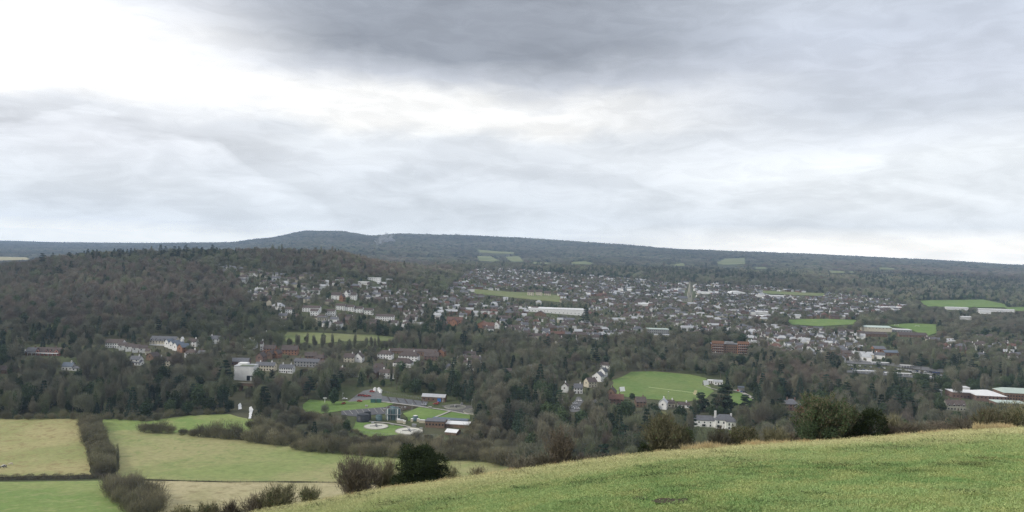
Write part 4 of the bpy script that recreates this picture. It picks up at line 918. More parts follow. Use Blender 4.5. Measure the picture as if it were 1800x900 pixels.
# brick store with white and green roofs
bldg('store', 'brick store under a thin white flat roof at the right edge', 1676, 1716, 700, 5.0, 0, 16, 'brick', 'white', -8, flat=True, cols=7, rows=(1.6,), cat='store')
bldg('store_block', 'white roofed upper block behind the brick store', 1686, 1704, 690, 4.5, 0, 9, 'white', 'white', -8, flat=True, cat='store')
bldg('store_hall', 'dark red brick hall with a broad white hipped roof', 1718, 1768, 706, 5.2, 3.4, 26, 'brick', 'white', -9, .9, 8, (3.2,), cat='store', door=False)
bldg('store_hall', 'pale green roofed hall at the right edge of the store', 1768, 1830, 706, 7.5, 3.2, 22, 'brown', 'green', -9, .3, 14, (2.0, 4.6), cat='store', door=False)
bldg('store_hall', 'low hall with a pale green flat roof in front of the green roofed hall', 1756, 1806, 718, 4.0, 0, 15, 'brick', 'green', -7, flat=True, cols=9, rows=(1.7,), cat='store', door=False)
bldg('white_kiosk', 'small grey and white tower building left of the brick store', 1648, 1656, 696, 5, 0, 6, 'grey', 'white', 0, flat=True, cols=1, rows=(2,), cat='building')
e = bldg('villa', 'long villa with white dormers among evergreens at the right', 1666, 1697, 722, 4.8, 3.6, 9, 'stone', 'tile', -8, 0, 6, (1.4,), cat='house', chim=2); L = e['_L']
for k in range(4): gablet(e, -L * .38 + k * L * .25, -4.5, 3.6, 2.4, 1.6, 3, 'white', 'tile')
bldg('villa', 'red gabled villa with grey slate roof left of the biggest brow bush', 1382, 1404, 722, 5.4, 3.4, 11, 'brick', 'slate', -6, .7, 4, (1.5, 4.0), cat='house', chim=2)
bldg('villa', 'red wing of the villa half hidden by the biggest brow bush', 1402, 1418, 729, 4.6, 3.2, 9, 'orange', 'slate', 74, 0, 2, (1.5,), cat='house')
# -- white country house
Y0 = P(1262, 754, 300)
e = bldg('country_house', 'white country house with grey hipped roofs in front of the dark cedars', 1258, 1293, 754, 6.4, 3.2, 11, 'white', 'slate', -6, .8, 0, cat='house'); L = e['_L']
wl, rf = gable(15, 8, 5.0, 2.8, .6); a = wl.obj('wing_wall', WALLM['white'], e); a.location = (-L / 2 - 7.3, 1.2, 0); r_ = rf.obj('wing_roof', ROOFM['slate'], e); r_.location = (-L / 2 - 7.3, 1.2, 0)
wl, rf = gable(7.2, 5.5, 6.0, 2.6, .8); a = wl.obj('bay_wall', WALLM['white'], e); a.location = (L * .22, -5.6, 0); r_ = rf.obj('bay_roof', ROOFM['slate'], e); r_.location = (L * .22, -5.6, 0)
MB().box(-L / 2 - .1, -L / 2 + 1.3, -.7, .7, 5.5, 11.8).obj('chimney', WALLM['white'], e)
MB().box(L * .28, L * .28 + 1.1, -.5, .5, 7.5, 10.3).obj('chimney', WALLM['white'], e)
for (x, y_, z, sx, sz) in [(-L * .36, -5.56, 4.7, 1.1, 1.4), (-L * .1, -5.56, 4.4, .9, 1.3), (-L * .36, -5.56, 1.6, 1.6, 1.7), (L * .13, -8.4, 4.0, .9, 1.4), (L * .3, -8.4, 4.0, .9, 1.4), (L * .13, -8.4, 1.3, 1, 1.4), (L * .3, -8.4, 1.3, 1, 1.4), (-L / 2 - 11.5, -2.86, 3.4, .8, .9), (-L / 2 - 7.5, -2.86, 3.4, .8, .9), (-L / 2 - 3.2, -2.86, 3.4, .8, .9), (-L / 2 - 8, -2.86, 1.2, 2.4, 1.4), (-L / 2 - 3.2, -2.86, 1.2, 1, 1.3)]:
    fr = link('window', MB().box(-.62 * sx, .62 * sx, -.05, .02, -.68 * sz, .68 * sz).mesh('frame', M['frame']), e, (x, y_, z)); link('pane', MB().box(-.52 * sx, .52 * sx, -.03, .03, -.58 * sz, .58 * sz).mesh('pane', M['glass']), fr, (0, -.05, 0))
MB().box(-L * .3, -L * .3 + 1.4, -5.62, -5.55, 0, 2.3).obj('door', M['door'], e)
drape('lawn', [(1236, 758), (1262, 757), (1290, 758), (1285, 768), (1250, 770), (1238, 766)], M['lawn'], .25, 6, 'small lawn in front of the white country house')
drape('lawn', [(1146, 722), (1170, 724), (1175, 730), (1150, 731)], M['rough'], .3, 6, 'rough grass in front of the lone white cottage')
drape('road', [(1014, 698), (1020, 698), (1026, 706), (1018, 716), (1022, 724), (1004, 725), (998, 717), (1008, 709)], M['tarmac'], .3, 6, 'grey village street and car yard left of the cricket field')
drape('road', [(1285, 686), (1300, 686), (1326, 700), (1324, 703), (1300, 690)], M['concrete'], .5, 6, 'pale lane curving along the small lawn')
# -- cricket ground things
def sightscreen(u, v, label, w_=5.5, h_=4.2):
    p = P(u, v, 300); e = empty('sight_screen', (p.x, p.y, p.z), R(25)); tag(e, label, 'sight screen')
    mb = MB(); mb.face([(-w_ / 2, -1.6, .4), (w_ / 2, -1.6, .4), (w_ / 2, 0, h_), (-w_ / 2, 0, h_)]); mb.face([(-w_ / 2, 1.6, .4), (-w_ / 2, 0, h_), (w_ / 2, 0, h_), (w_ / 2, 1.6, .4)]); mb.obj('screen', M['frame'], e)
    for x in (-w_ / 2, w_ / 2): MB().tube([(x, -1.7, 0), (x, 0, h_ + .1), (x, 1.7, 0)], .08, 4).obj('leg', M['frame'], e)
sightscreen(1093, 688, 'white folding sight screen at the left edge of the cricket field')
sightscreen(1240, 677, 'white folding sight screen at the right edge of the cricket field', 6, 4.8)
bldg('pavilion', 'small white cricket pavilion with a yellow roof at the field edge', 1256, 1270, 677, 3.2, 1.6, 6, 'white', 'wet', -8, 0, 3, (1.6,), cat='pavilion')
e = bldg('clubhouse', 'low white clubhouse behind the right hand sight screen', 1245, 1256, 674, 2.6, 0, 5, 'white', 'white', -8, flat=True, cols=3, rows=(1.3,), cat='clubhouse')
bldg('blue_shed', 'blue metal shed among parked cars right of the cricket field', 1298, 1308, 686, 2.8, .6, 6, 'grey', 'blue', -10, cat='shed')
strip('pitch_line', [(1140, 681), (1180, 686), (1222, 691)], 1.2, mat('chalk', (.55, .6, .33), .9), .34, 'pale worn line across the cricket field')
drape('cricket_pitch', [(1218, 693), (1221, 686), (1226, 687), (1223, 695)], M['stubble'], .36, 3, 'straw coloured practice strip at the right of the cricket field')
strip('pitch_line', [(1238, 678), (1250, 683), (1262, 686)], 1.6, M['concrete'], .36, 'white path from the sight screen along the boundary')
# football goals
for k, (u, v) in enumerate([(1612, 575), (1576, 573)]):
    p = P(u, v, 300); e = empty('football_goal', (p.x, p.y, p.z)); tag(e, ('right' if k == 0 else 'left') + ' hand white football goal on the football field', 'goal', 'football goals')
    MB().tube([(-3.7, 0, 0), (-3.7, 0, 2.6)], .2, 4).tube([(3.7, 0, 0), (3.7, 0, 2.6)], .2, 4).tube([(-3.7, 0, 2.6), (3.7, 0, 2.6)], .2, 4).obj('goal_frame', M['frame'], e)
# -- railway station and car park
drape('car_park', [(1480, 634), (1560, 637), (1660, 650), (1720, 660), (1718, 664), (1660, 656), (1560, 643), (1484, 639)], M['tarmac'], .5, 12, 'upper long grey car park strip beside the railway')
drape('railway_bed', [(1484, 651), (1560, 656), (1660, 665), (1662, 669), (1560, 661), (1484, 655)], M['tarmac'], .5, 12, 'lower long grey railway strip')
for k, (a, b_, v) in enumerate([(1532, 1562, 642), (1583, 1604, 647), (1500, 1545, 657), (1556, 1600, 661), (1612, 1652, 667)]):
    p = P((a + b_) / 2, v, 300); L = (b_ - a) / F * p.y; e = empty('platform_canopy', (p.x, p.y, p.z), R(-7)); tag(e, '%s white platform canopy from left beside the railway' % ORD[k + 1], 'canopy', 'white platform canopies')
    MB().box(-L / 2, L / 2, -2.2, 2.2, 3.2, 3.6).obj('canopy_roof', ROOFM['white'], e)
    for q_ in range(5): MB().box(-L * .45 + q_ * L * .22, -L * .45 + q_ * L * .22 + .3, -.15, .15, 0, 3.2).obj('post', M['frame'], e)

# ================================================================== SEWAGE WORKS
def zz(a, b_): return (600 + a / 6.43, 660 + b_ / 6.43)
drape('yard', [(611, 707), (628, 694), (640, 687), (656, 684), (670, 692), (674, 703), (692, 708), (667, 708), (650, 703), (628, 706)], M['tarmac'], .34, 6, 'grey yard with red cars behind the green lawn')
drape('filter_bed', [zz(0, 402), zz(470, 362), zz(560, 385), zz(480, 440), zz(330, 450), zz(180, 470), zz(0, 450)], mat('filter_stone', (.11, .11, .115), .7, .4, 1.5, .5), .34, 5, 'dark grey filter bed with pale rails left of the plant tower')
drape('filter_bed', [zz(470, 365), zz(620, 330), zz(860, 362), zz(700, 402), zz(560, 395)], M['soil'], .34, 5, 'dark brown bed between the lawn and the concrete path')
drape('aeration_lane', [zz(460, 236), zz(980, 300), zz(950, 355), zz(620, 322), zz(460, 292)], mat('wet_tank', (.13, .135, .145), .7, .3, .5, 0, .4), .36, 5, 'long grey aeration lanes behind the concrete path')
drape('filter_bed', [zz(1130, 345), zz(1300, 322), zz(1460, 345), zz(1690, 395), zz(1600, 440), zz(1420, 425), zz(1200, 395)], mat('filter_stone', (.15, .145, .135), .8, .4, 1.5, .5), .32, 5, 'stony ground around the round filter beds on the right')
for k, (a, b_) in enumerate([((667, 706), (737, 715)), ((737, 715), (824, 729))]): pass
strip('path', [(667, 706), (700, 710), (737, 715), (780, 721), (824, 729)], 2.4, M['concrete'], .42, 'long pale concrete path through the sewage works')
strip('path', [(791, 723.5), (778, 729), (765, 734)], 2.0, M['concrete'], .44, 'short pale path branching towards the grey roofed building')
strip('path', [(640, 741), (680, 744), (715, 750), (735, 757)], 2.2, M['concrete'], .44, 'pale path between the tanks and the round pools')
for k in range(7):
    a, b_ = zz(20 + 70 * k, 404 - 5 * k), zz(60 + 70 * k, 452 - 5 * k)
    strip('rail', [a, b_], .35, M['concrete'], .6, '%s pale kerb from left across the dark filter bed' % ORD[k + 1], kind=None, cat='kerb', group='kerbs of the filter bed')
for k in range(5):
    a, b_ = zz(520 + 95 * k, 245 + 12 * k), zz(560 + 95 * k, 310 + 9 * k)
    strip('lane_wall', [a, b_], .5, M['soil'], .9, '%s dark wall from left across the aeration lanes' % ORD[k + 1], kind=None, cat='wall', group='walls of the aeration lanes')
def round_tank(name, label, u, v, r, h_, wall, fill, arms=True, cat='tank', lid=False):
    p = P(u, v, 300); e = empty(name, (p.x, p.y, p.z)); tag(e, label, cat)
    mb = MB(); mb.lathe([(r, -1), (r, h_), (r - .35, h_), (r - .35, -.5)], 32, cap=False); mb.obj('tank_wall', wall, e, True)
    MB().lathe([(r - .36, h_ - .25 if not lid else h_ + .3), (0.01, h_ - .25 if not lid else h_ + .8)], 32).obj('lid' if lid else 'pool_surface', fill, e)
    if arms:
        for k in range(4): MB().box(0, r * .5, -.18, .18, h_ + .1, h_ + .4).obj('rotating_arm', M['glass'], e, rz=R(20 + 90 * k))
        MB().lathe([(.9, 0), (.9, h_ + 1), (.3, h_ + 1.6)], 12).obj('hub', WALLM['grey'], e)
pale = mat('pale_media', (.66, .64, .55), .4, .12, .6, .2)
round_tank('round_pool', 'round bright pool with a dark four armed sprinkler', 661, 751, 8.6, .9, WALLM['stone'], pale)
round_tank('round_pool', 'wider bright pool right of the four armed pool, partly behind bushes', 719, 759, 9.6, .9, WALLM['stone'], pale)
bedm = mat('round_bed', (.20, .20, .165), .9, .3, 1, .4)
round_tank('round_bed', 'round grey filter bed nearest the blue door shed', 800, 716, 8.5, .6, WALLM['stone'], bedm)
round_tank('round_bed', 'large round mossy filter bed at the right end of the works', 838, 724, 10.5, .6, WALLM['stone'], bedm)
dk_ = mat('dark_tank', (.035, .04, .045), .5, .2, 1); bg_ = mat('blue_green_steel', (.10, .16, .17), .5, .2, 1); gn_ = mat('green_container', (.05, .14, .12), .6, .15, 1)
round_tank('steel_tank', 'black round steel tank at the left of the plant tower', 638, 741, 4.6, 5.0, dk_, dk_, False, lid=True)
round_tank('steel_tank', 'smaller dark tank touching the black round tank', 646, 737, 2.6, 5.4, dk_, dk_, False, lid=True)
round_tank('kiosk_tank', 'small blue green tank between black tank and plant tower', 666, 739, 2.4, 3.6, bg_, bg_, False, lid=True)
round_tank('silo', 'short dark silo with a white cap on the middle lawn', 730, 739, 2.0, 3.2, bg_, M['frame'], False, lid=True)
p = P(690, 740, 300); e = empty('plant_tower', (p.x, p.y + 4, p.z)); tag(e, 'blue green steel plant tower of tanks, frames and ladders', 'plant tower')
for (x, y_, r, h_) in [(-3.4, 0, 2.0, 8.2), (0, .6, 2.1, 9.4), (3.3, 0, 2.0, 8.6), (-1.8, 3.4, 1.8, 9.2), (2, 3.6, 1.8, 8.4)]:
    mb = MB(); mb.lathe([(r, -1), (r, h_ - .8), (r * .6, h_), (.3, h_ + .3)], 16, (x, y_)); mb.obj('vessel', bg_, e, True)
fr = MB()
for x in (-5.6, -1.9, 1.9, 5.6):
    for y_ in (-2.4, 5.4): fr.box(x - .14, x + .14, y_ - .14, y_ + .14, -1, 8.6)
for z in (4.2, 8.6):
    for y_ in (-2.4, 5.4): fr.box(-5.6, 5.6, y_ - .12, y_ + .12, z, z + .25)
    for x in (-5.6, 5.6): fr.box(x - .12, x + .12, -2.4, 5.4, z, z + .25)
fr.obj('steel_frame', WALLM['grey'], e); MB().box(-5.8, 5.8, -3.4, -2.5, 4.45, 4.6).obj('walkway', WALLM['grey'], e)
for x in (-4.4, 3.0): MB().box(x, x + .6, -2.75, -2.6, -1, 8.6).obj('ladder', M['frame'], e)
for k, (u, v) in enumerate([(656, 708), (666, 708)]):
    p = P(u, v, 300); e = empty('container', (p.x, p.y, p.z), R(-3)); tag(e, '%s of two dark green containers standing on the lawn edge' % ('left' if k == 0 else 'right'), 'container', 'dark green containers')
    MB().box(-1.95, 1.95, -1.2, 1.2, 0, 3.1).obj('body', gn_, e); MB().box(-2.0, 2.0, -1.25, 1.25, 3.1, 3.25).obj('roof', bg_, e)
    for x in (-1.5, -.5, .5, 1.5): MB().box(x - .05, x + .05, -1.26, -1.2, .1, 3.0).obj('rib', bg_, e)
e = bldg('shed', 'brick shed with grey roof, yellow windows and a blue door', 741, 782, 706, 3.9, 1.9, 7, 'brown', 'wet', -8, 0, 5, (1.9,), cat='shed', door=False); L = e['_L']
MB().box(L * .18, L * .34, -3.6, -3.52, 0, 2.9).obj('door', mat('blue_door', (.05, .16, .42), .5), e)
MB().box(L * .41, L * .41 + .3, -3.7, -3.52, 0, 3.5).obj('downpipe', M['frame'], e)
e = bldg('filter_building', 'long dark brown walled building in front of the white roofs', 747, 781, 752, 4.2, 0, 9, 'brown', 'slate', -5, flat=True, cols=6, rows=(2.2,), cat='building', door=False)
e = bldg('press_house', 'long low blue grey roof behind the dark brown walled building', 760, 822, 744, 2.6, .7, 6, 'grey', 'blue', -7, 0, 9, (1.2,), cat='building', door=False)
bldg('covered_tank', 'upper white flat roof at the right of the works', 783, 824, 752, 2.2, 0, 9, 'brown', 'white', -7, flat=True, cat='covered tank')
bldg('covered_tank', 'lower tilted white roof nearest the bushes at the works', 782, 802, 765, 2.0, 1.2, 9, 'brown', 'white', -16, 0, cat='covered tank')
for k, (u, v, w_) in enumerate([(704, 743, 5.0), (711, 745, 1.6), (742, 743, 4.2), (735, 741, 1.6), (724, 741, 1.4), (700, 741, 2)]):
    p = P(u, v, 300); e = empty('cabinet', (p.x, p.y, p.z), R(-5)); tag(e, '%s pale equipment cabinet from left in front of the middle lawn' % ORD[k + 1], 'cabinet', 'pale equipment cabinets')
    MB().box(-w_ / 2, w_ / 2, -1, 1, 0, 2.0).obj('body', WALLM['cream'], e); MB().box(-w_ / 2 - .1, w_ / 2 + .1, -1.1, 1.1, 2.0, 2.15).obj('roof', M['frame'], e)
for k, (u, v) in enumerate([(659, 688), (666, 688), (669, 691)]):
    round_tank('white_hopper', '%s white hopper from left behind the yard' % ORD[k + 1], u, v, 1.3, 3.0, M['frame'], M['frame'], False, lid=True, cat='hopper')
p = P(571, 708, 300); e = empty('signal_mast', (p.x, p.y, p.z)); tag(e, 'short white mast with a flat square top left of the dark round tree', 'mast')
MB().tube([(0, 0, 0), (0, 0, 3.6)], .25, 6).obj('pole', M['frame'], e); MB().box(-1.4, 1.4, -.4, .4, 3.6, 4.1).obj('head', M['frame'], e)
for nm_, pts_, lab_ in (('works_fence', [(535, 727), (600, 737), (618, 760), (700, 768), (770, 768)], 'thin pale fence along the near side of the sewage works'), ('works_fence', [(672, 690), (740, 702), (745, 707)], 'thin fence behind the aeration lanes')):
    W = [P(a, b_, 300) for a, b_ in pts_]; e = empty(nm_, W[0]); tag(e, lab_, 'fence'); pb, mb = MB(), MB()
    for a, b_ in zip(W[:-1], W[1:]):
        n = max(1, int((b_ - a).length / 2.5))
        for i in range(n):
            p, q_ = a.lerp(b_, i / n), a.lerp(b_, (i + 1) / n); p.z, q_.z = H(p.x, p.y), H(q_.x, q_.y); p -= W[0]; q_ -= W[0]
            pb.box(p.x - .06, p.x + .06, p.y - .06, p.y + .06, p.z - .2, p.z + 1.7)
            for z_ in (.6, 1.1, 1.6): mb.tube([p + Vector((0, 0, z_)), q_ + Vector((0, 0, z_))], .03, 3)
    pb.obj('post', WALLM['grey'], e)['kind'] = 'stuff'; mb.obj('rail', WALLM['grey'], e)['kind'] = 'stuff'
for k, (u, v, w_, h_) in enumerate([(676, 722, 2.2, 1.4), (712, 718, 1.6, 1.2), (644, 716, 2.0, 1.6), (655, 746, 1.8, 1.5), (690, 748, 2.6, 1.2), (728, 750, 3.0, 1.8), (740, 756, 2.0, 1.4), (812, 712, 1.8, 1.6), (756, 718, 2.4, 1.4), (789, 746, 1.4, 3.2)]):
    p = P(u, v, 300); e = empty('plant_box', (p.x, p.y, p.z), R(rng.uniform(-15, 15))); tag(e, '%s small grey plant box among the sewage works beds, near the %s' % (('low', 'squat')[k % 2], ['plant tower', 'concrete path', 'filter bed', 'round tank', 'bright pool', 'wider pool', 'dark brown building', 'round filter beds', 'aeration lanes', 'white flat roof'][k]), 'plant box', 'small plant boxes in the works')
    MB().box(-w_ / 2, w_ / 2, -.7, .7, 0, h_).obj('body', WALLM['grey' if k % 2 else 'stone'], e); MB().box(-w_ / 2 - .08, w_ / 2 + .08, -.78, .78, h_, h_ + .12).obj('lid', ROOFM['wet'], e)
# lamp posts and thin poles
for k, (u, v, hh_) in enumerate([(1174, 708, 9.5), (602, 704, 6), (724, 724, 6), (690, 722, 6), (829, 716, 6), (205, 838, 16)]):
    if k == 5: continue
    p = P(u, v, 300); e = empty('lamp_post', (p.x, p.y, p.z)); tag(e, ['tall thin pole at the front of the cricket field', 'pale lamp post beside the dark round tree', 'pale lamp post on the middle lawn', 'pale lamp post beside the plant tower', 'pale lamp post by the round filter beds'][k], 'lamp post')
    MB().tube([(0, 0, 0), (0, 0, hh_)], [.16, .1], 6).obj('post', WALLM['grey'], e); MB().box(-.1, .9, -.15, .15, hh_, hh_ + .2).obj('lamp_head', M['frame'], e)
# slender sapling by the hedge, dark round tree by the lawn, named trees
def named(key, u, v, sc, name, label, cat='tree', rz=None, ymin=300, y=None):
    p = P(u, v, ymin) if y is None else at(u, y)
    sc = sc if hasattr(sc, '__len__') else (sc, sc, sc)
    e = put(key, (p.x, p.y, p.z - .2), sc, rng.uniform(0, 6.28) if rz is None else rz, name, 'x', cat, None, (u, v)); PENDING.pop(); tag(e, label, cat); return e
named('tall0', 206, 838, (.35, .35, .85), 'sapling', 'thin ivy covered sapling beside the junction of the hedges')
named('evergreen1', 587, 712, (1.05, 1.05, 1.45), 'holm_oak', 'near black round evergreen tree at the left of the sewage lawn')
named('bare0', 571, 731, (.62, .62, .62), 'willow', 'orange tinged bare willow in front of the left sewage lawn')
named('conifer1', 709, 675, (.8, .8, 1.0), 'conifer_tree', 'tall dark pointed conifer behind the blue door shed on its left', 'conifer')
named('evergreen0', 764, 668, (1.1, 1.1, 1.35), 'evergreen_tree', 'dense dark oval evergreen behind the blue door shed')
named('conifer2', 840, 673, (.8, .8, 1.05), 'conifer_tree', 'narrow dark conifer right of the oval evergreen', 'conifer')
named('cedar0', 1272, 727, (1.35, 1.35, 1.25), 'cedar_tree', 'spreading dark cedar behind the white country house', 'cedar')
named('cedar0', 1232, 722, (.8, .8, .8), 'cedar_tree', 'rounded dark cedar left of the spreading cedar', 'cedar')
named('cedar0', 1310, 726, (.75, .75, .8), 'cedar_tree', 'smaller dark cedar right of the spreading cedar', 'cedar')
named('cedar0', 1372, 700, (1.1, 1.1, 1.0), 'cedar_tree', 'flat topped cedar left of the red gabled villa', 'cedar')
named('conifer1', 1029, 573, (1.7, 1.7, 1.75), 'conifer_tree', 'very tall dark wellingtonia right of the supermarket', 'conifer')
named('conifer1', 1099, 515, (1.2, 1.2, 1.3), 'conifer_tree', 'dark tall tree standing alone in the upper town', 'conifer')
named('evergreen2', 568, 607, (.7, .7, 1.0), 'evergreen_tree', 'dark narrow evergreen standing in the yellow green meadow')
named('evergreen0', 537, 600, (.45, .45, .5), 'evergreen_tree', 'small dark evergreen left in the yellow green meadow')
named('evergreen1', 1111, 702, (.7, .7, .6), 'holly_bush', 'round dark holly at the lower edge of the cricket field', 'bush')
named('evergreen1', 718, 583, (1.5, 1.5, 1.2), 'evergreen_tree', 'broad dark evergreen right of the yellow green meadow top')
for k, (u, v, h_) in enumerate([(282, 452, 1.2), (290, 453, 1.0), (211, 459, 1.05), (228, 462, .8), (327, 452, 1.1), (373, 450, 1.0), (380, 451, .9), (74, 474, 1.3), (46, 470, 1.1), (106, 460, 1.1), (120, 458, 1.0), (132, 459, 1.15), (148, 458, .95), (163, 459, .95), (314, 452, .95), (340, 451, .8), (355, 452, .85)]):
    named('pine0' if k % 3 else 'conifer0', u, v + 1, h_ * 1.35, 'pine_tree', '%s dark pine from left standing on the hill crest skyline' % ORD[k + 1], 'pine tree')

# ================================================================== VEHICLES
CM = {c: mat(c + '_car_paint', rgb, .3, .03, 1, spec=.6) for c, rgb in {'red': (.42, .06, .035), 'white': (.8, .8, .8), 'silver': (.45, .46, .48), 'black': (.03, .03, .035), 'blue': (.05, .09, .25)}.items()}
bm_ = MB()
prof = [(-2.1, .35), (-2.15, .75), (-1.9, .95), (-1.35, 1.0), (1.0, .98), (1.85, .85), (2.1, .7), (2.12, .35)]
for s_ in (-1, 1): bm_.face([(x, s_ * .86, z) for x, z in (prof if s_ == 1 else prof[::-1])][::-1])
for (x0, z0), (x1, z1) in zip(prof, prof[1:] + prof[:1]): bm_.face([(x0, -.86, z0), (x1, -.86, z1), (x1, .86, z1), (x0, .86, z0)][::-1])
cabin = MB(); cp = [(-1.75, .98), (-1.25, 1.42), (.25, 1.45), (1.0, .97)]
for s_ in (-1, 1): cabin.face([(x, s_ * (.8 if z < 1.1 else .66), z) for x, z in (cp if s_ == 1 else cp[::-1])][::-1])
for (x0, z0), (x1, z1) in zip(cp[:-1], cp[1:]):
    w0, w1 = (.8 if z0 < 1.1 else .66), (.8 if z1 < 1.1 else .66); cabin.face([(x0, -w0, z0), (x1, -w1, z1), (x1, w1, z1), (x0, w0, z0)][::-1])
cab_me = cabin.mesh('car_window', M['glass']); roof_me = {c: MB().box(-1.2, .22, -.62, .62, 1.44, 1.49).mesh('car_roof', CM[c]) for c in CM}
wh = MB().lathe([(.001, -.1), (.32, -.1), (.32, .1)], 12).mesh('wheel', CM['black'])
body_me = {c: bm_.mesh('car_body', CM[c]) for c in CM}
def car(u, v, c, rz, label, group=None, sc=1.0):
    p = P(u, v, 300); e = empty('parked_car', (p.x, p.y, p.z + .5), rz, (sc, sc, sc)); link('body', body_me[c], e); link('window', cab_me, e); link('roof', roof_me[c], e)
    for x in (-1.3, 1.3):
        for y_ in (-.8, .8): o = link('wheel', wh, e, (x, y_, .32)); o.rotation_euler = (R(90), 0, 0)
    tag(e, label, 'car', group)
for i, (u, v, c, lab) in enumerate([(606, 703, 'white', 'white car on the yard edge beside the dark round tree'), (604, 711, 'red', 'red car on the grass right of the dark round tree'), (633, 697, 'red', 'leftmost red car in the yard row'), (638, 697, 'red', 'second red car in the yard row'), (643, 698, 'red', 'third red car in the yard row'), (648, 698, 'red', 'rightmost red car in the yard row'),
                                    (654, 690, 'red', 'red car beside the white hoppers'), (632, 707, 'red', 'dark red car at the edge of the left sewage lawn'), (766, 712, 'red', 'orange red car in front of the blue door shed'), (770, 710, 'red', 'second orange red car in front of the blue door shed'), (745, 713, 'silver', 'silver car on the path near the aeration lanes'),
                                    (1018, 706, 'white', 'upper white car in the village street yard'), (1011, 711, 'white', 'white van in the village street yard'), (1005, 718, 'white', 'lower white car in the village street yard'), (1014, 720, 'white', 'white car at the bottom of the village yard'), (1303, 690, 'blue', 'blue car at the end of the pale lane'), (1309, 691, 'black', 'black car at the end of the pale lane'), (1297, 688, 'red', 'red car near the blue shed')]):
    car(u, v, c, R(rng.choice([0, 12, -20, 75])), lab, sc=1.0)
k = 0
for row, (a, b_, va, vb, n) in enumerate([(1492, 1650, 643, 657, 34), (1600, 1712, 655, 668, 24), (1492, 1560, 649, 656, 14)]):
    for i in range(n):
        if rng.uniform() < .2: continue
        f = i / (n - 1); c = str(rng.choice(['white', 'silver', 'black', 'blue', 'white'])); k += 1
        car(a + (b_ - a) * f, va + (vb - va) * f, c, R(80), '%s car, %s from left in the %s station row' % (c, ordn(i + 1), ('upper', 'right hand', 'short lower')[row]), 'cars parked along the railway station')
# ================================================================== CATTLE
def cow(u, v, rz, m_, label, graze=True):
    p = P(u, v, 300); e = empty('cow', (p.x, p.y, p.z + .3), rz); bm = bmesh.new(); V = {}
    pts = {'hip': (-.75, 0, 1.15), 'mid': (0, 0, 1.08), 'sh': (.65, 0, 1.15), 'nk': (1.05, 0, 1.1 if graze else 1.4), 'hd': (1.35, 0, .55 if graze else 1.55), 'mz': (1.5, 0, .2 if graze else 1.4), 'tl': (-.95, 0, 1.1), 'tl2': (-1.02, 0, .5)}
    for s_, y_ in (('l', .25), ('r', -.25)):
        pts['f1' + s_] = (.6, y_, .75); pts['f2' + s_] = (.62, y_, .4); pts['f3' + s_] = (.6, y_, 0); pts['h1' + s_] = (-.65, y_, .8); pts['h2' + s_] = (-.85, y_, .45); pts['h3' + s_] = (-.78, y_, 0)
    rads = {'hip': .34, 'mid': .42, 'sh': .36, 'nk': .22, 'hd': .17, 'mz': .11, 'tl': .05, 'tl2': .05}
    for k_, q_ in pts.items(): V[k_] = bm.verts.new(q_)
    for a, b_ in [('hip', 'mid'), ('mid', 'sh'), ('sh', 'nk'), ('nk', 'hd'), ('hd', 'mz'), ('hip', 'tl'), ('tl', 'tl2')] + [x for s_ in 'lr' for x in [('sh', 'f1' + s_), ('f1' + s_, 'f2' + s_), ('f2' + s_, 'f3' + s_), ('hip', 'h1' + s_), ('h1' + s_, 'h2' + s_), ('h2' + s_, 'h3' + s_)]]: bm.edges.new((V[a], V[b_]))
    me = bpy.data.meshes.new('body'); names = list(pts); bm.to_mesh(me); bm.free(); me.materials.append(m_)
    o = link('body', me, e); sk = o.modifiers.new('skin', 'SKIN'); sv = me.skin_vertices[0].data if me.skin_vertices else None
    if sv is None:
        with bpy.context.temp_override(object=o, active_object=o): pass
    else:
        for i, nm in enumerate(names):
            r_ = rads.get(nm, .16 if nm[1] == '1' else (.1 if nm[1] == '2' else .075)); sv[i].radius = (r_, r_); sv[i].use_root = nm == 'mid'
    o.modifiers.new('sub', 'SUBSURF').levels = 1; o.modifiers['sub'].render_levels = 1
    for s_ in (-1, 1): MB().box(1.3, 1.38, s_ * .16, s_ * .3, (.62 if graze else 1.6), (.7 if graze else 1.68)).obj('ear', m_, e)
    tag(e, label, 'cow', 'cattle on the straw pasture')
mt, t, b = base_mat('black_white_hide'); tcn = t.new('ShaderNodeTexCoord').outputs['Object']
t.link(t.ramp(t.noise(tcn, 1.6, 2, .4), [(.5, (.02, .02, .02)), (.53, (.75, .73, .7))], 'CONSTANT'), b.inputs['Base Color']); b.inputs['Roughness'].default_value = .8
cow(4, 824, R(10), mt, 'black and white cow grazing nearest the left edge'); cow(9, 823, R(170), mt, 'black cow standing right beside the leftmost cow', False)
cow(19, 819, R(200), mat('cream_hide', (.62, .55, .45), .9), 'pale cow grazing to the right of the black cows')

# ================================================================== TREES OF THE VALLEY
DARK = [[(150, 700), (300, 690), (420, 690), (420, 735), (250, 745), (150, 738)], [(560, 560), (870, 575), (870, 605), (700, 602), (540, 590)], [(1270, 640), (1480, 640), (1480, 668), (1270, 672)], [(1210, 700), (1340, 700), (1340, 738), (1215, 738)],
        [(1560, 640), (1800, 650), (1800, 700), (1500, 700)], [(560, 690), (780, 660), (790, 690), (600, 705)], [(1020, 735), (1230, 735), (1230, 770), (1020, 770)], [(900, 475), (1400, 480), (1400, 497), (1180, 495), (900, 484)], [(100, 455), (420, 450), (420, 462), (100, 466)],
        [(730, 540), (900, 555), (900, 585), (760, 580)], [(0, 600), (200, 580), (250, 605), (0, 650)], [(900, 690), (980, 690), (1000, 760), (900, 760)], [(1400, 700), (1700, 690), (1800, 740), (1420, 760)], [(0, 700), (150, 700), (150, 735), (0, 735)], [(1480, 480), (1800, 485), (1800, 530), (1560, 525)]]
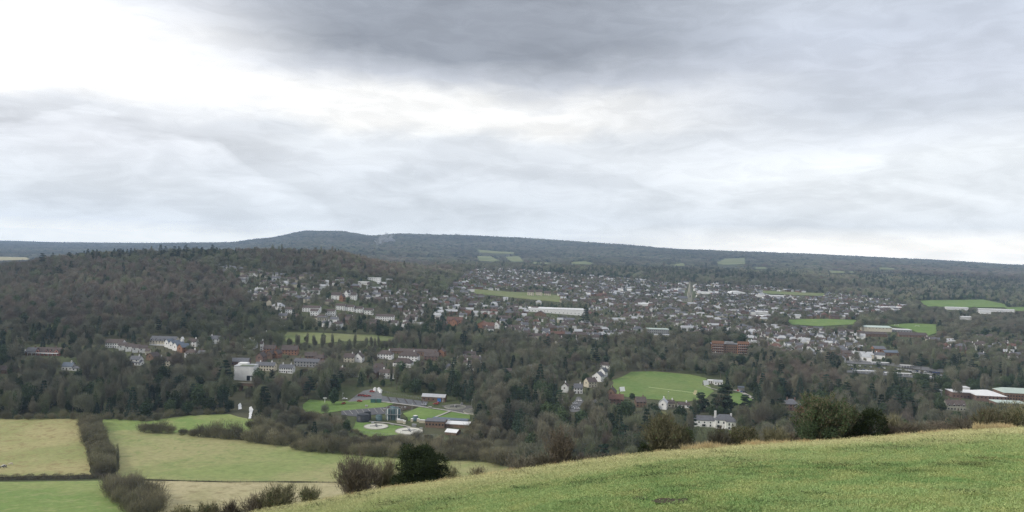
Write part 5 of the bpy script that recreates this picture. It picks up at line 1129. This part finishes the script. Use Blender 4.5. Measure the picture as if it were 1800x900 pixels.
SPECIES = ['bare', 'ivy', 'tall', 'evergreen', 'conifer', 'pine', 'russet']; NV = {'russet': 3, 'bare': 4, 'ivy': 2, 'tall': 2, 'evergreen': 3, 'conifer': 3, 'pine': 1}
HGT = {'russet': 14.5, 'bare': 14.5, 'ivy': 15, 'tall': 19, 'evergreen': 12, 'conifer': 17, 'pine': 17}
cand = []
for (y0, y1, sp, scl, seg) in [(340, 720, 9.8, 1.12, 0), (720, 1000, 9.0, .98, 0), (1000, 2000, 10, .98, 1), (2000, 3400, 13, 1.15, 2), (3400, 9500, 30, 2.1, 3)]:
    x, y = jitter_grid(y0, y1, sp); z = hh(x, y); u, v = proj(x, y, z); n = len(x)
    sc = scl * rng.uniform(.58, 1.25, n); spx = np.zeros(n, int)
    nz = undul(x * 3.1 + 500, y * 3.1); r = rng.uniform(size=n)
    dark = inany(u, v, DARK)
    pe = np.where(dark, .58, np.where(nz > .12, .36, .13)); pe = np.where(y > 3400, .25, pe)
    spx = np.where(r < pe * .66, 3, np.where(r < pe * .88, 4, np.where(r < pe, 5, np.where(r < pe + (.16 if seg == 0 else .06), 1, np.where(r < pe + .2 + (.05 if seg == 0 else -.1), 2, 0)))))
    rus = inany(u, v, [[(-50, 465), (150, 462), (330, 470), (430, 500), (440, 560), (300, 560), (150, 585), (-50, 575)], [(400, 445), (720, 455), (800, 480), (700, 492), (480, 480)], [(1450, 462), (1850, 480), (1850, 500), (1450, 478)], [(1350, 640), (1480, 668), (1500, 700), (1340, 690)]])
    spx = np.where((spx == 0) & (rng.uniform(size=n) < np.where(rus, .7, .07)), 6, spx); spx = np.where(rus & (spx >= 3) & (spx <= 5) & (rng.uniform(size=n) < .6), 6, spx)
    # shorter scrub in the thicket between pastures and sewage works; small garden trees among houses
    th = inpoly(u, v, [(420, 736), (530, 730), (640, 765), (830, 768), (900, 760), (960, 840), (800, 806), (640, 796), (500, 778)])
    sc = np.where(th, sc * .62, sc); spx = np.where(th & (r > .12), 0, spx)
    hz = inany(u, v, HOUSE_ZONES); sc = np.where(hz, sc * .66, sc); sc = np.where(inpoly(u, v, SLOPE), sc * 1.0, sc)
    wd_ = inpoly(u, v, TOWN); sc = np.where(wd_, sc * .85, sc)
    lim = np.where(hz, .75, 1.0); lim = np.where(wd_, 1.0, lim); lim = np.where(inany(u, v, [LEFTV, RIGHT, SLOPE]), .95, lim)
    ok = rng.uniform(size=n) < lim
    ok &= ~((u < 528) & (v > 737) & ~((u > 447) & (v < 762))) & ~((v > 785) & (u < 900)) & ~inany(u, v, CLEAR)
    hpx = np.array([HGT[SPECIES[k]] for k in spx]) * sc * F / y; rpx = 4.2 * sc * F / y
    def blocked(f):
        b_ = np.zeros(n, bool)
        for du in (-.7, 0, .7):
            for dv in (0, .35, .7, .95): b_ |= inany(u + du * rpx, v - dv * hpx * f, KEEP)
        return b_
    b1 = blocked(1.0); b2 = blocked(.45); sc = np.where(b1, sc * .45, sc); ok &= ~(b1 & b2)
    ok &= visible(x, y, z, HGT['bare'] * sc + 2)
    if seg < 3 and len(HXY):                   # keep clear of houses and of the line from camera to near houses
        o_ = np.nonzero(ok & hz)[0]
        for s0 in range(0, len(o_), 2000):
            q_ = o_[s0:s0 + 2000]; dx = x[q_, None] - HXY[None, :, 0]; dy = HXY[None, :, 1] - y[q_, None]
            near = (np.abs(dx) < 4.0) & (dy > -4) & (dy < np.where(HXY[None, :, 1] < 1100, 10, 4.5)); ok[q_[near.any(1)]] = False
        o_ = np.nonzero(ok & ~hz)[0]
        for s0 in range(0, len(o_), 2000):
            q_ = o_[s0:s0 + 2000]; dx = x[q_, None] - HXY[None, :, 0]; dy = HXY[None, :, 1] - y[q_, None]
            near = (np.abs(dx) < 6) & (np.abs(dy) < 7); ok[q_[near.any(1)]] = False
    lx = np.array(LMK)
    o_ = np.nonzero(ok)[0]
    for s0 in range(0, len(o_), 4000):
        q_ = o_[s0:s0 + 4000]; ok[q_[(np.hypot(x[q_, None] - lx[None, :, 0], y[q_, None] - lx[None, :, 1]) < lx[None, :, 2]).any(1)]] = False
    k = ok
    cand.append(np.stack([x[k], y[k], z[k], sc[k], spx[k], u[k], v[k]], 1))
cand = np.concatenate(cand); cand = cand[np.argsort(cand[:, 1])]
print('trees', len(cand))
NOUN = {'russet': ('russet_tree', 'russet brown bare tree', 'tree', 'russet bare trees on the wooded hills'), 'bare': ('bare_tree', 'round bare tree', 'tree', 'bare winter trees of the valley'), 'ivy': ('ivy_clad_tree', 'ivy clad bare tree', 'tree', 'ivy clad trees of the valley'),
        'tall': ('slender_bare_tree', 'slender bare tree', 'tree', 'slender bare trees of the valley'), 'evergreen': ('evergreen_tree', 'dark evergreen tree', 'tree', 'evergreen trees of the valley'),
        'conifer': ('conifer_tree', 'dark pointed conifer', 'conifer', 'conifers of the valley'), 'pine': ('pine_tree', 'flat topped dark pine', 'pine tree', 'pines of the valley')}
SRC = {}
for si, s_ in enumerate(SPECIES):
    c = cand[cand[:, 4] == si]; fr = (c[:, 5] > -10) & (c[:, 5] < 1810) & (c[:, 6] < 880)
    lim = 300
    sel = np.nonzero(fr)[0][:lim]; mask = np.ones(len(c), bool); mask[sel] = False
    nm, what, cat_, grp = NOUN[s_]; crowns = {}
    for j, q_ in enumerate(c[sel]):
        vi = j % NV[s_]; big_ = q_[3] > .9; szw = 'tall ' if big_ else ('small ' if q_[3] < .6 else '')
        e = put('%s%d' % (s_, vi), (q_[0], q_[1], q_[2]), (q_[3], q_[3], q_[3] * rng.uniform(.9, 1.1)), rng.uniform(0, 6.28), nm, szw + what, cat_, grp, (q_[5], q_[6]))
        if vi not in crowns: crowns[vi] = [ch for ch in e.children if ch.name.startswith('crown')][0]
    r_ = c[mask]; n = len(r_)
    if n:
        wf = np.where(r_[:, 1] > 3400, 1.5, 1); s3 = np.stack([wf * r_[:, 3] * rng.uniform(.9, 1.15, n), wf * r_[:, 3] * rng.uniform(.9, 1.15, n), r_[:, 3] * np.where(r_[:, 1] > 3400, .5, 1) * rng.uniform(.85, 1.12, n)], 1)
        zz = r_[:, :3].copy(); zz[:, 2] -= np.where(r_[:, 1] > 3400, 1.5, 0)
        scatter('woodland_of_' + nm.replace('_tree', '') + '_trees', zz, rng.uniform(0, 6.28, n), s3, rng.integers(0, len(crowns), n), list(crowns.values()),
                'distant mass of %ss running over the hills' % what, 'woodland')
# ------------------------------------------------------------------ bushy hedges
HG = 'bushy hedge trees between the pastures'
def bush_row(pts, spacing, size, what, group, jit=1.0, name='hedge_bush', rows=1, wid=0, keys=('shrub0', 'shrub1', 'shrub2')):
    W = [P(u, v, 240) for u, v in pts]; k = 0
    for a, b_ in zip(W[:-1], W[1:]):
        n = max(1, round((b_ - a).length / spacing)); d = (b_ - a).normalized(); s_ = Vector((-d.y, d.x, 0))
        for i in range(n):
            for r_ in range(rows):
                off = (r_ - (rows - 1) / 2) * wid
                p = a.lerp(b_, (i + .5) / n) + s_ * (off + rng.uniform(-jit, jit)); f = size * rng.uniform(.85, 1.2)
                put(keys[k % len(keys)], (p.x, p.y, H(p.x, p.y) - .2), (f, f, f * rng.uniform(.85, 1.05)), rng.uniform(0, 6.28), name, what, 'bush', group); k += 1
bush_row([(158, 743), (168, 780), (181, 812), (189, 838)], 5.0, 1.75, 'wide grey hedge bush', HG, 1.5, rows=2, wid=5)
bush_row([(212, 862), (235, 885), (262, 912)], 5, 2.0, 'brown lower hedge bush', HG, 1.6, rows=2, wid=6.5)
bush_row([(242, 761), (262, 762), (305, 763)], 5.5, 2.1, 'short stemmed field bush', HG, .8)
bush_row([(312, 765), (345, 768)], 6, 1.2, 'low field hedge bush', HG, .8)
bush_row([(345, 768), (420, 774), (455, 780), (500, 785)], 5, 2.0, 'bare field hedge bush', HG, .8)
bush_row([(520, 789), (560, 794), (600, 797), (650, 800), (720, 806), (800, 808), (860, 810), (896, 820)], 6, 1.9, 'bare thicket bush', HG, 1.2, rows=2, wid=6)
bush_row([(540, 776), (600, 784), (660, 786), (760, 788), (860, 794)], 6, 1.65, 'tall thicket bush', HG, 2.5, rows=2, wid=6)
bush_row([(822, 772), (850, 768), (880, 752), (905, 740)], 6, 2.1, 'right hand works bush', HG, 3, rows=2, wid=8)
bush_row([(452, 752), (480, 768), (520, 782)], 6, 1.9, 'bush on the rough slope', HG, 3, rows=2, wid=8)
bush_row([(612, 752), (618, 762), (650, 771), (700, 773), (760, 772)], 7, .8, 'low bush below the pools', HG, 1.5)
bush_row([(530, 740), (560, 746), (600, 757)], 7, 1.8, 'scrub left of the pools', HG, 3, rows=2, wid=8)
bush_row([(905, 826), (930, 836), (970, 850)], 5, 1.6, 'bare brow thicket bush', HG, 1)
bush_row([(0, 738), (60, 738), (140, 737)], 8, 1.3, 'dark low belt bush', HG, 1)
bush_row([(180, 737), (262, 741), (330, 731), (400, 728)], 8, 1.3, 'low ivy belt bush', HG, 1)
bush_row([(470, 757), (500, 765), (530, 778)], 8, 1.2, 'small rough ground bush', HG, 2)
bush_row([(470, 610), (560, 614), (620, 618), (700, 616), (790, 617), (870, 622)], 9, .82, 'tall bare belt tree', 'bare belt below the meadow', 2, name='slender_bare_tree', rows=2, wid=9, keys=('tall0', 'tall1', 'bare3'))
# clipped hedge
mb = []; a, b_ = P(-150, 846), P(193, 841); n = 16000
f = rng.uniform(0, 1, n); base = np.array(a)[None] * (1 - f[:, None]) + np.array(b_)[None] * f[:, None]; base[:, 2] = hh(base[:, 0], base[:, 1])
D = unit(rng.normal(size=(n, 3)) + [0, 0, .8]); base += np.stack([rng.uniform(-.2, .2, n), rng.uniform(-1.1, 1.1, n), rng.uniform(0, 1, n) * (2.4 + .5 * np.sin(f * 90))], 1)
tag(link('clipped_hedge', tri_mesh('clipped_hedge', slivers(base, D, rng.uniform(.4, .9, n), np.full(n, .06)), M['twig_dark'])), 'long low clipped dark hedge between the straw and the green pasture', 'hedge')
# fence along the stubble field
e = empty('field_fence', P(214, 845)); tag(e, 'thin post and rail fence between the wide pasture and the stubble field', 'fence')
W = [P(214, 845), P(400, 849), P(600, 850)]; mb = MB(); pb = MB(); o3 = Vector(e.location)
for a, b_ in zip(W[:-1], W[1:]):
    n = int((b_ - a).length / 3)
    for i in range(n):
        p = a.lerp(b_, i / n); q_ = a.lerp(b_, (i + 1) / n); p.z, q_.z = H(p.x, p.y), H(q_.x, q_.y); p -= o3; q_ -= o3
        pb.box(p.x - .07, p.x + .07, p.y - .07, p.y + .07, p.z - .2, p.z + 1.25)
        for hz_ in (.5, 1.05): mb.tube([p + Vector((0, 0, hz_)), q_ + Vector((0, 0, hz_))], .05, 4)
pb.obj('post', M['bark'], e)['kind'] = 'stuff'; mb.obj('rail', M['bark'], e)['kind'] = 'stuff'

# ================================================================== THE BROW: BUSHES, SCRUB AND GRASS CLOSE TO THE CAMERA
def stems_mesh(h, r, n, rad0=.03, spread=.9, seg=4):
    mb = MB(); tips = []
    for k in range(n):
        a = rng.uniform(0, 6.28); q_ = rng.uniform(.1, 1) ** .7; top = h * rng.uniform(.62, 1.0) * (1 - .25 * q_ * q_)
        b0 = Vector((math.cos(a) * .22 * r * q_, math.sin(a) * .22 * r * q_, -.5)); b1 = Vector((math.cos(a) * r * q_ * spread, math.sin(a) * r * q_ * spread, top))
        pts = [b0]
        for i in range(1, seg + 1):
            f = i / seg; pts.append(b0.lerp(b1, f) + Vector((math.cos(a) * r * .12 * f * (1 - f) * -2, math.sin(a) * r * .12 * f * (1 - f) * -2, 0)) + Vector(rng.normal(0, .03 * h / 3, 3)))
        mb.tube(pts, [rad0 * (1 - .85 * i / seg) for i in range(seg + 1)], 4); tips += [(pts[i], (pts[i] - pts[i - 1]).normalized()) for i in range(1, seg + 1)]
        for j in range(3):
            i = rng.integers(1, seg); d = Vector(rng.normal(0, 1, 3)); d.z = abs(d.z) * .8 + .5; e_ = pts[i] + d.normalized() * h * rng.uniform(.12, .26)
            mb.tube([pts[i], e_], [rad0 * .35, rad0 * .08], 3); tips += [(e_, d.normalized()), (pts[i].lerp(e_, .5), d.normalized())]
    return mb, tips
def spray(tips, n, ln, wd, fan=.8, pull=.15):
    k = rng.integers(0, len(tips), n); P0 = np.array([tuple(tips[i][0]) for i in k]) + rng.normal(0, pull, (n, 3)); D = np.array([tuple(tips[i][1]) for i in k])
    P0[:, 2] = np.maximum(P0[:, 2], .02); D = unit(D + rng.normal(size=(n, 3)) * fan * .5 + [0, 0, .25])
    return slivers(P0 - D * ln * .3, D, rng.uniform(.4, 1.2, n) * ln, rng.uniform(.5, 1.1, n) * wd)
SC = 64 / F
def brow_xyz(u, y=64): p = at(u, y); return (p.x, p.y, p.z)
def fg_bare(u, h, r, n, nt, label, name='bare_shrub', material='twig_olive', leaves=0, leafmat='ivy', y=64, rad0=.03, spread=.9, ln=.55, cat='shrub'):
    e = empty(name, brow_xyz(u, y)); tag(e, label, cat)
    mb, tips = stems_mesh(h, r, n, rad0 * 1.25, spread); mb.obj('stems', M['stem' if name == 'coppiced_hazel' else 'bark'], e)
    link('twigs', tri_mesh('twigs', spray(tips, nt, ln, .024), M[material]), e)
    if leaves:
        k = rng.integers(0, len(tips), leaves); c = np.array([tuple(tips[i][0]) for i in k]) + rng.normal(0, .14, (leaves, 3)); a = unit(rng.normal(size=(leaves, 3))); b_ = unit(np.cross(a, rng.normal(size=(leaves, 3)))); s_ = rng.uniform(.5, 1.2, leaves)[:, None] * .07
        link('leaves', tri_mesh('leaves', np.stack([c - a * s_ - b_ * s_ * .5, c + a * s_ - b_ * s_ * .5, c + b_ * s_], 1), M[leafmat]), e)
    return e
def fg_leafy(u, h, r, label, material='yew', name='evergreen_bush', y=64, per=900, lobes=22, size=.05, twigs=0, spiky=.34):
    e = empty(name, brow_xyz(u, y)); tag(e, label, 'bush'); L = []
    for k in range(lobes):
        a = k * 2.4 + rng.uniform(-.5, .5); f = (k + .5) / lobes; zz_ = h * (.10 + .72 * f) + rng.normal(0, .05) * h
        rr_ = r * math.sqrt(max(.06, 1 - (f * 1.0) ** 2.6)) * rng.uniform(.5, .86); q_ = r * rng.uniform(.2, .38)
        L.append((math.cos(a) * rr_, math.sin(a) * rr_, zz_, q_, q_ * rng.uniform(.6, .95)))
    L += [(rng.uniform(-.2, .2) * r, 0, h * .42, r * .62, h * .36), (rng.uniform(-.35, .35) * r, 0, h * .74, r * .34, h * .18)]
    mb, tips = stems_mesh(h * .9, r * .8, 14, .05); mb.obj('trunk', M['bark'], e)
    body = leaf_crown(L, per, size, .3); sp_ = []
    for (x, y_, z, rx, rz_) in L:
        n = int(per * rx * rx * .45); d = unit(rng.normal(size=(n, 3)) + [0, 0, .3]); P0 = np.array([x, y_, z]) + d * np.array([rx, rx, rz_]) * rng.uniform(.6, 1.02, n)[:, None]
        D = unit(d + [0, 0, .45] + rng.normal(size=(n, 3)) * .3); sp_.append(slivers(P0, D, rng.uniform(.3, 1.0, n) * spiky, rng.uniform(.5, 1, n) * .035))
    body = np.concatenate([body.reshape(-1, 3, 3)] + sp_); body = body[body[:, :, 2].min(1) > -.1]
    link('crown', tri_mesh('crown', body, M[material]), e)
    if twigs: link('twigs', tri_mesh('twigs', spray(tips, twigs, .6, .02), M['twig_olive']), e)
    return e
fg_leafy(745, 3.7, 2.6, 'near black evergreen yew bush on the brow beside the bare coppice', 'yew', per=1300)
fg_leafy(757, 3.95, 1.0, 'yellow green head at top right of the dark yew, sunlight put into its colour', 'privet', y=65.0, per=1500, lobes=6, size=.05)  # separate lobe carries the yew's sunlit top in a paler leaf colour
fg_bare(640, 3.9, 2.35, 90, 9000, 'tall bare coppice with upright red grey stems left of the dark yew', 'coppiced_hazel', 'twig_dark', rad0=.026, ln=.7)
fg_bare(690, 3.4, 1.5, 40, 4500, 'paler bare coppice squeezed between tall coppice and dark yew', 'coppiced_hazel', y=67, rad0=.022, ln=.7)
fg_bare(500, 2.3, 1.8, 45, 8000, 'wide low tangled shrub on the brow at lower left', leaves=1500, leafmat='ivy', spread=1.0, rad0=.02)
fg_bare(553, 1.8, 1.0, 24, 3500, 'small upright shrub right of the wide tangled shrub', leaves=900, rad0=.018)
fg_bare(465, 1.9, 1.4, 30, 4500, 'low bramble mound left of the wide tangled shrub', 'bramble', 'twig_dark', spread=1.1, rad0=.014)
fg_bare(330, 2.9, 1.3, 30, 5000, 'olive leaved shrub at the bottom edge below the stubble field', leaves=2600, leafmat='privet', rad0=.018)
fg_bare(372, 2.7, 1.2, 30, 4500, 'grey green shrub right of the olive leaved shrub at the bottom edge', leaves=1400, leafmat='green', rad0=.018)
fg_bare(415, 2.2, 1.3, 26, 4000, 'thin brown scrub between bottom edge shrubs and bramble mound', 'bramble', 'twig_dark', rad0=.014)
fg_bare(850, 1.3, .8, 18, 1500, 'tiny bare shrub standing alone on the brow against the pasture', rad0=.014, ln=.35)
fg_bare(806, 2.6, .8, 14, 1500, 'small pale bare sapling at the right shoulder of the dark yew', name='bare_sapling', y=68, rad0=.014)
fg_bare(930, 1.5, 1.6, 40, 5000, 'low brown bramble patch left of the bare brow tree', 'bramble', 'twig_dark', spread=1.1, rad0=.014, ln=.4)
fg_bare(968, 1.5, 1.4, 36, 4500, 'second brown bramble patch touching the bare brow tree', 'bramble', 'twig_dark', spread=1.1, rad0=.014, ln=.4)
e = fg_bare(995, 3.9, 1.9, 34, 4200, 'bare multi stemmed tree standing on the brow in front of the valley woods', 'bare_tree', 'twig_dark', rad0=.06, ln=.6, cat='tree')
fg_bare(1035, 1.0, 1.2, 22, 2200, 'low grey scrub right of the bare brow tree', 'bramble', 'twig_dark', spread=1.1, rad0=.012, ln=.3)
fg_bare(1176, 3.7, 2.4, 60, 17000, 'large tangled grey thorn on the brow left of the ivy bush', 'hawthorn', leaves=1800, leafmat='ivy', rad0=.04, ln=.5)
fg_leafy(1213, 2.7, 1.0, 'dark green ivy bush joined to the right of the large thorn', 'ivy', per=800, y=65, lobes=14, twigs=1500)
fg_leafy(1144, 1.4, .8, 'small dark green bush at the left foot of the large thorn', 'yew', per=900, y=63.5, lobes=8)
fg_bare(1197, 1.3, 1.7, 40, 5000, 'pale bramble skirt in front of the large thorn', 'bramble', spread=1.1, rad0=.012, ln=.35, y=63)
fg_bare(1275, 2.0, 1.2, 30, 5000, 'reddish bare shrub left of the olive thorn', 'bare_shrub', 'twig_dark', rad0=.02, ln=.4)
fg_bare(1316, 2.0, 1.6, 40, 9000, 'olive thorn with yellow green leaves right of the reddish shrub', 'hawthorn', leaves=4200, leafmat='privet', rad0=.025, ln=.45)
fg_bare(1372, 1.7, 1.3, 30, 5000, 'brown bare shrub left of the biggest evergreen bush', rad0=.018, ln=.4)
fg_bare(1455, 4.7, 2.7, 90, 16000, 'biggest olive green bush on the brow at the right', 'evergreen_bush', leaves=30000, leafmat='ivy', rad0=.04, ln=.45, cat='bush')
fg_leafy(1440, 2.6, 1.9, 'dense dark lower growth at the foot of the biggest olive green bush', 'green', per=700, lobes=18, y=63.5, twigs=1500)
fg_bare(1502, 3.2, 1.5, 40, 6000, 'lower right shoulder bush of the biggest olive green bush', 'evergreen_bush', leaves=12000, leafmat='ivy', y=65, rad0=.03, ln=.4, cat='bush')
fg_leafy(1541, 3.2, 1.45, 'dark rounded yew right of the biggest olive green bush', 'yew', per=1300, lobes=14)
fg_bare(1578, 2.6, 1.4, 30, 5000, 'pale bare shrub behind the right side of the dark rounded yew', y=67, rad0=.02)
for k, (u, h, r) in enumerate([(1590, 1.4, 1.5), (1625, 1.3, 1.5), (1668, 1.2, 1.5), (1705, 1.3, 1.4), (1408, .9, 1.2)]):
    fg_bare(u, h, r, 36, 5200, '%s brown bramble mound from left of the brow scrub on the right' % (ORD[k + 2] if k < 4 else 'first'), 'bramble', 'twig_dark', spread=1.1, rad0=.014, ln=.38)
fg_leafy(1640, 1.9, 2.0, 'low dark green bush behind the brown bramble mounds', 'green', per=600, y=70, lobes=16)
fg_bare(1745, 2.2, 1.8, 40, 8000, 'brown thorn left of the last scrub at the right edge', leaves=1200, leafmat='ivy', rad0=.022, ln=.45)
fg_bare(1800, 2.4, 2.0, 50, 9000, 'olive brown scrub at the right edge of the brow', leaves=2600, leafmat='ivy', rad0=.022, ln=.45)
fg_bare(1870, 2.6, 2.0, 40, 6000, 'scrub just past the right edge of the brow', leaves=1500, leafmat='ivy', rad0=.022, ln=.45)
for k, u in enumerate(range(1040, 1850, 27)):
    f = rng.uniform(.75, 1.0) if u < 1560 else rng.uniform(1.0, 1.7)
    fg_bare(u + rng.uniform(-8, 8), f, 1.1, 20, 2200, 'low bramble fringe clump, %s from left behind the brow edge' % ordn(k + 1), 'bramble', 'twig_dark' if k % 3 else 'twig_olive', spread=1.1, rad0=.012, ln=.35, y=66 + rng.uniform(-1, 1.5))['group'] = 'bramble fringe along the brow'
# tall dry grass along the brow: pale tussocks, each a thing
M['straw'] = tree_mat('straw', [(.50, .40, .21), (.56, .46, .26), (.52, .36, .18)], .2, .2, .05)
def tussock_mesh(n, h, r): 
    a = rng.uniform(0, 6.28, n); q_ = r * np.sqrt(rng.uniform(0, 1, n)); b0 = np.stack([np.cos(a) * q_, np.sin(a) * q_, np.full(n, -.05)], 1)
    D = unit(np.stack([np.cos(a) * .35, np.sin(a) * .35, np.ones(n)], 1) + rng.normal(size=(n, 3)) * .22); return slivers(b0, D, rng.uniform(.4, 1, n) * h, np.full(n, .02))
tus = [tri_mesh('tussock_blades', tussock_mesh(260, .62, .4), M['straw']) for _ in range(3)]
us = sorted(list(rng.uniform(540, 1830, 120)) + list(rng.normal(1250, 18, 26)) + list(rng.normal(1350, 14, 16)) + list(rng.normal(1755, 20, 26)) + list(rng.normal(715, 12, 10)))
for k, u in enumerate(us):
    yy = 61.5 + rng.uniform(-2.2, 1.5); dense_ = min(abs(u - 1250), abs(u - 1755), abs(u - 1350)) < 30; f = rng.uniform(.6, 1.05) * (1.5 if dense_ and rng.uniform() < .6 else 1)
    o = link('grass_tussock', tus[k % 3], None, brow_xyz(u, yy), rng.uniform(0, 6.28), (f, f, f))
    tag(o, '%s straw coloured grass tussock, %s from left along the brow' % ('tall' if f > .9 else 'small', ordn(k + 1)), 'grass tussock', 'dry grass tussocks along the brow')
# short turf: blades in small sods scattered over the hillside
def turf_mat(name, dark):
    mt, t, b = base_mat(name); oi = t.new('ShaderNodeObjectInfo'); loc = oi.outputs['Location']
    g = t.new('ShaderNodeNewGeometry').outputs['Position']; sp_ = t.new('ShaderNodeSeparateXYZ'); t.link(g, sp_.inputs[0])
    a = t.mix(t.sstep(t.noise(g, .16, 5, .6, .4), .35, .62), (.20, .32, .115, 1), (.30, .41, .165, 1))
    a = t.mix(t.math('MULTIPLY', t.sstep(t.noise(g, .8, 5, .7), .42, .62), .6), a, (.46, .46, .19, 1))
    a = t.mix(t.math('MULTIPLY', t.sstep(t.noise(g, .33, 5, .7, .8), .54, .68), .55), a, (.12, .19, .055, 1))
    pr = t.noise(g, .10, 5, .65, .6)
    band = t.sstep(t.math('ADD', sp_.outputs[1], t.math('MULTIPLY', t.math('SUBTRACT', pr, .5), 60)), 28, 54)  # same brow band on the blades: dry straw plus sunlight put into the colour
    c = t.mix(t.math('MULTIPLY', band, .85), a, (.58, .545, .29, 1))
    k = t.math('MULTIPLY_ADD', oi.outputs['Random'], .42 if not dark else .35, .86 if not dark else .30)
    vm = t.new('ShaderNodeVectorMath', operation='SCALE'); t.link(c, vm.inputs[0]); t.link(k, vm.inputs[3])
    t.link(vm.outputs[0], b.inputs['Base Color']); b.inputs['Roughness'].default_value = .8; b.inputs['Specular IOR Level'].default_value = .2
    return mt
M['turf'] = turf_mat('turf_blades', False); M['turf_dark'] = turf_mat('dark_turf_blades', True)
def sod(n, s_, h, flat=1.0):
    b0 = np.stack([rng.normal(0, s_ * .36, n), rng.normal(0, s_ * .36, n) * flat, np.full(n, -.03)], 1); D = unit(np.stack([rng.normal(0, .8, n), rng.normal(0, .8, n), np.ones(n)], 1)); return slivers(b0, D, rng.uniform(.3, 1, n) * h, rng.uniform(.006, .012, n))
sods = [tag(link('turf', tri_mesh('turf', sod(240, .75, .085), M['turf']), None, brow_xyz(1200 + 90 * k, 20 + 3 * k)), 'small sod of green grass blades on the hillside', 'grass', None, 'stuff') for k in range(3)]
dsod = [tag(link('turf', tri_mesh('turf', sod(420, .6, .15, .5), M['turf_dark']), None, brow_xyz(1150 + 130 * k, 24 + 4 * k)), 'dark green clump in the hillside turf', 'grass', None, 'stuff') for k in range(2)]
def hill_pts(n, y0, y1, pw=1.0):
    y = y0 + (y1 - y0) * rng.uniform(0, 1, n) ** pw; tt = rng.uniform(-.42, .80, n); x = tt * y; return x, y, hh(x, y)
x, y, z = hill_pts(60000, 7, 67, .75); _m1, _m2 = P(1178, 884, 3), P(1124, 878, 3)
kk = (np.hypot((x - _m1.x) / 1.0, (y - _m1.y) / 1.3) > .5 + .35 * rng.uniform(size=len(x))) & (np.hypot(x - _m2.x, y - _m2.y) > .25 + .25 * rng.uniform(size=len(x))); x, y, z = x[kk], y[kk], z[kk]; n = len(x)
sc_ = rng.uniform(.7, 1.3, n) * np.clip(y / 30, .8, 1.5)
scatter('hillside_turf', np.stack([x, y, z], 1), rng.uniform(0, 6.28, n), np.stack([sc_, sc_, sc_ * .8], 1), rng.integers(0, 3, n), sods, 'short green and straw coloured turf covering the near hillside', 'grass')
x, y, z = hill_pts(3800, 8, 62, .8); kk = (np.hypot(x - _m1.x, y - _m1.y) > 1.1) & ((undul(x * 60, y * 60) + .5 * undul(x * 200 + 9, y * 200)) > .12); x, y, z = x[kk], y[kk], z[kk]; n = len(x); sc_ = rng.uniform(.5, 1.2, n) * np.clip(y / 30, .6, 1.5)
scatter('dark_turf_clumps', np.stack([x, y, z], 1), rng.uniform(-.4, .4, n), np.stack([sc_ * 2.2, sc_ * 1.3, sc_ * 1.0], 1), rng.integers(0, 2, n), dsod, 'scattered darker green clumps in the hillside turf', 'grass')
# bare scrapes
drape('bare_earth', [(1146, 884), (1160, 879), (1186, 880), (1207, 880), (1204, 887), (1186, 889), (1156, 888)], M['soil'], .055, .25, 'dark scraped earth patch near the bottom of the hillside', ymin=3)
drape('bare_earth', [(1108, 879), (1120, 875), (1140, 876), (1136, 881), (1118, 882)], M['soil'], .055, .25, 'smaller dark scrape just left of the larger earth patch', ymin=3)

# ================================================================== SMOKE on the far hill
p = P(668, 432, 3000); print('smoke', p); bm = bmesh.new(); bmesh.ops.create_icosphere(bm, subdivisions=4, radius=1)
for v_ in bm.verts:
    q_ = v_.co.normalized(); k = 1 + .22 * math.sin(q_.x * 5 + 1) * math.sin(q_.z * 6) + .15 * math.sin(q_.x * 11 + q_.z * 9); f = (q_.z + 1) / 2
    v_.co = Vector((q_.x * k * (34 + 40 * (1 - abs(f - .3))) + f * 95, q_.y * 30 * k, q_.z * k * 44 + 42))
me = bpy.data.meshes.new('smoke_plume'); bm.to_mesh(me); bm.free()
sm = bpy.data.materials.new('smoke'); sm.use_nodes = True; t = NT(sm.node_tree); t.n.clear(); pv = t.new('ShaderNodeVolumePrincipled'); pv.inputs['Color'].default_value = (.9, .92, .95, 1)
tco = t.new('ShaderNodeTexCoord').outputs['Object']; dn = t.math('MULTIPLY', t.sstep(t.noise(tco, .02, 4, .6, .8), .42, .66), .07); t.link(dn, pv.inputs['Density'])
ho = t.new('ShaderNodeOutputMaterial'); t.link(pv.outputs[0], ho.inputs['Volume']); me.materials.append(sm)
tag(link('smoke_plume', me, None, (p.x, p.y - 60, p.z + 10)), 'thin pale smoke plume drifting right on the saddle of the far hill', 'smoke', None, 'stuff')
# ================================================================== AIR
hm = bpy.data.materials.new('haze'); hm.use_nodes = True; t = NT(hm.node_tree); t.n.clear()
pv = t.new('ShaderNodeVolumePrincipled'); pv.inputs['Color'].default_value = (.56, .74, 1, 1); pv.inputs['Density'].default_value = 8.8e-5; pv.inputs['Anisotropy'].default_value = .1
ho = t.new('ShaderNodeOutputMaterial'); t.link(pv.outputs[0], ho.inputs['Volume'])
zmin = float(gz.min()) - 1; zmax = 205
hz_ = MB().box(-13100, 13100, -13100, 13100, zmin - 1, zmax).obj('haze', hm); tag(hz_, 'thin blue winter haze filling the valley air', 'haze', None, 'stuff')
noL(); flush_labels()
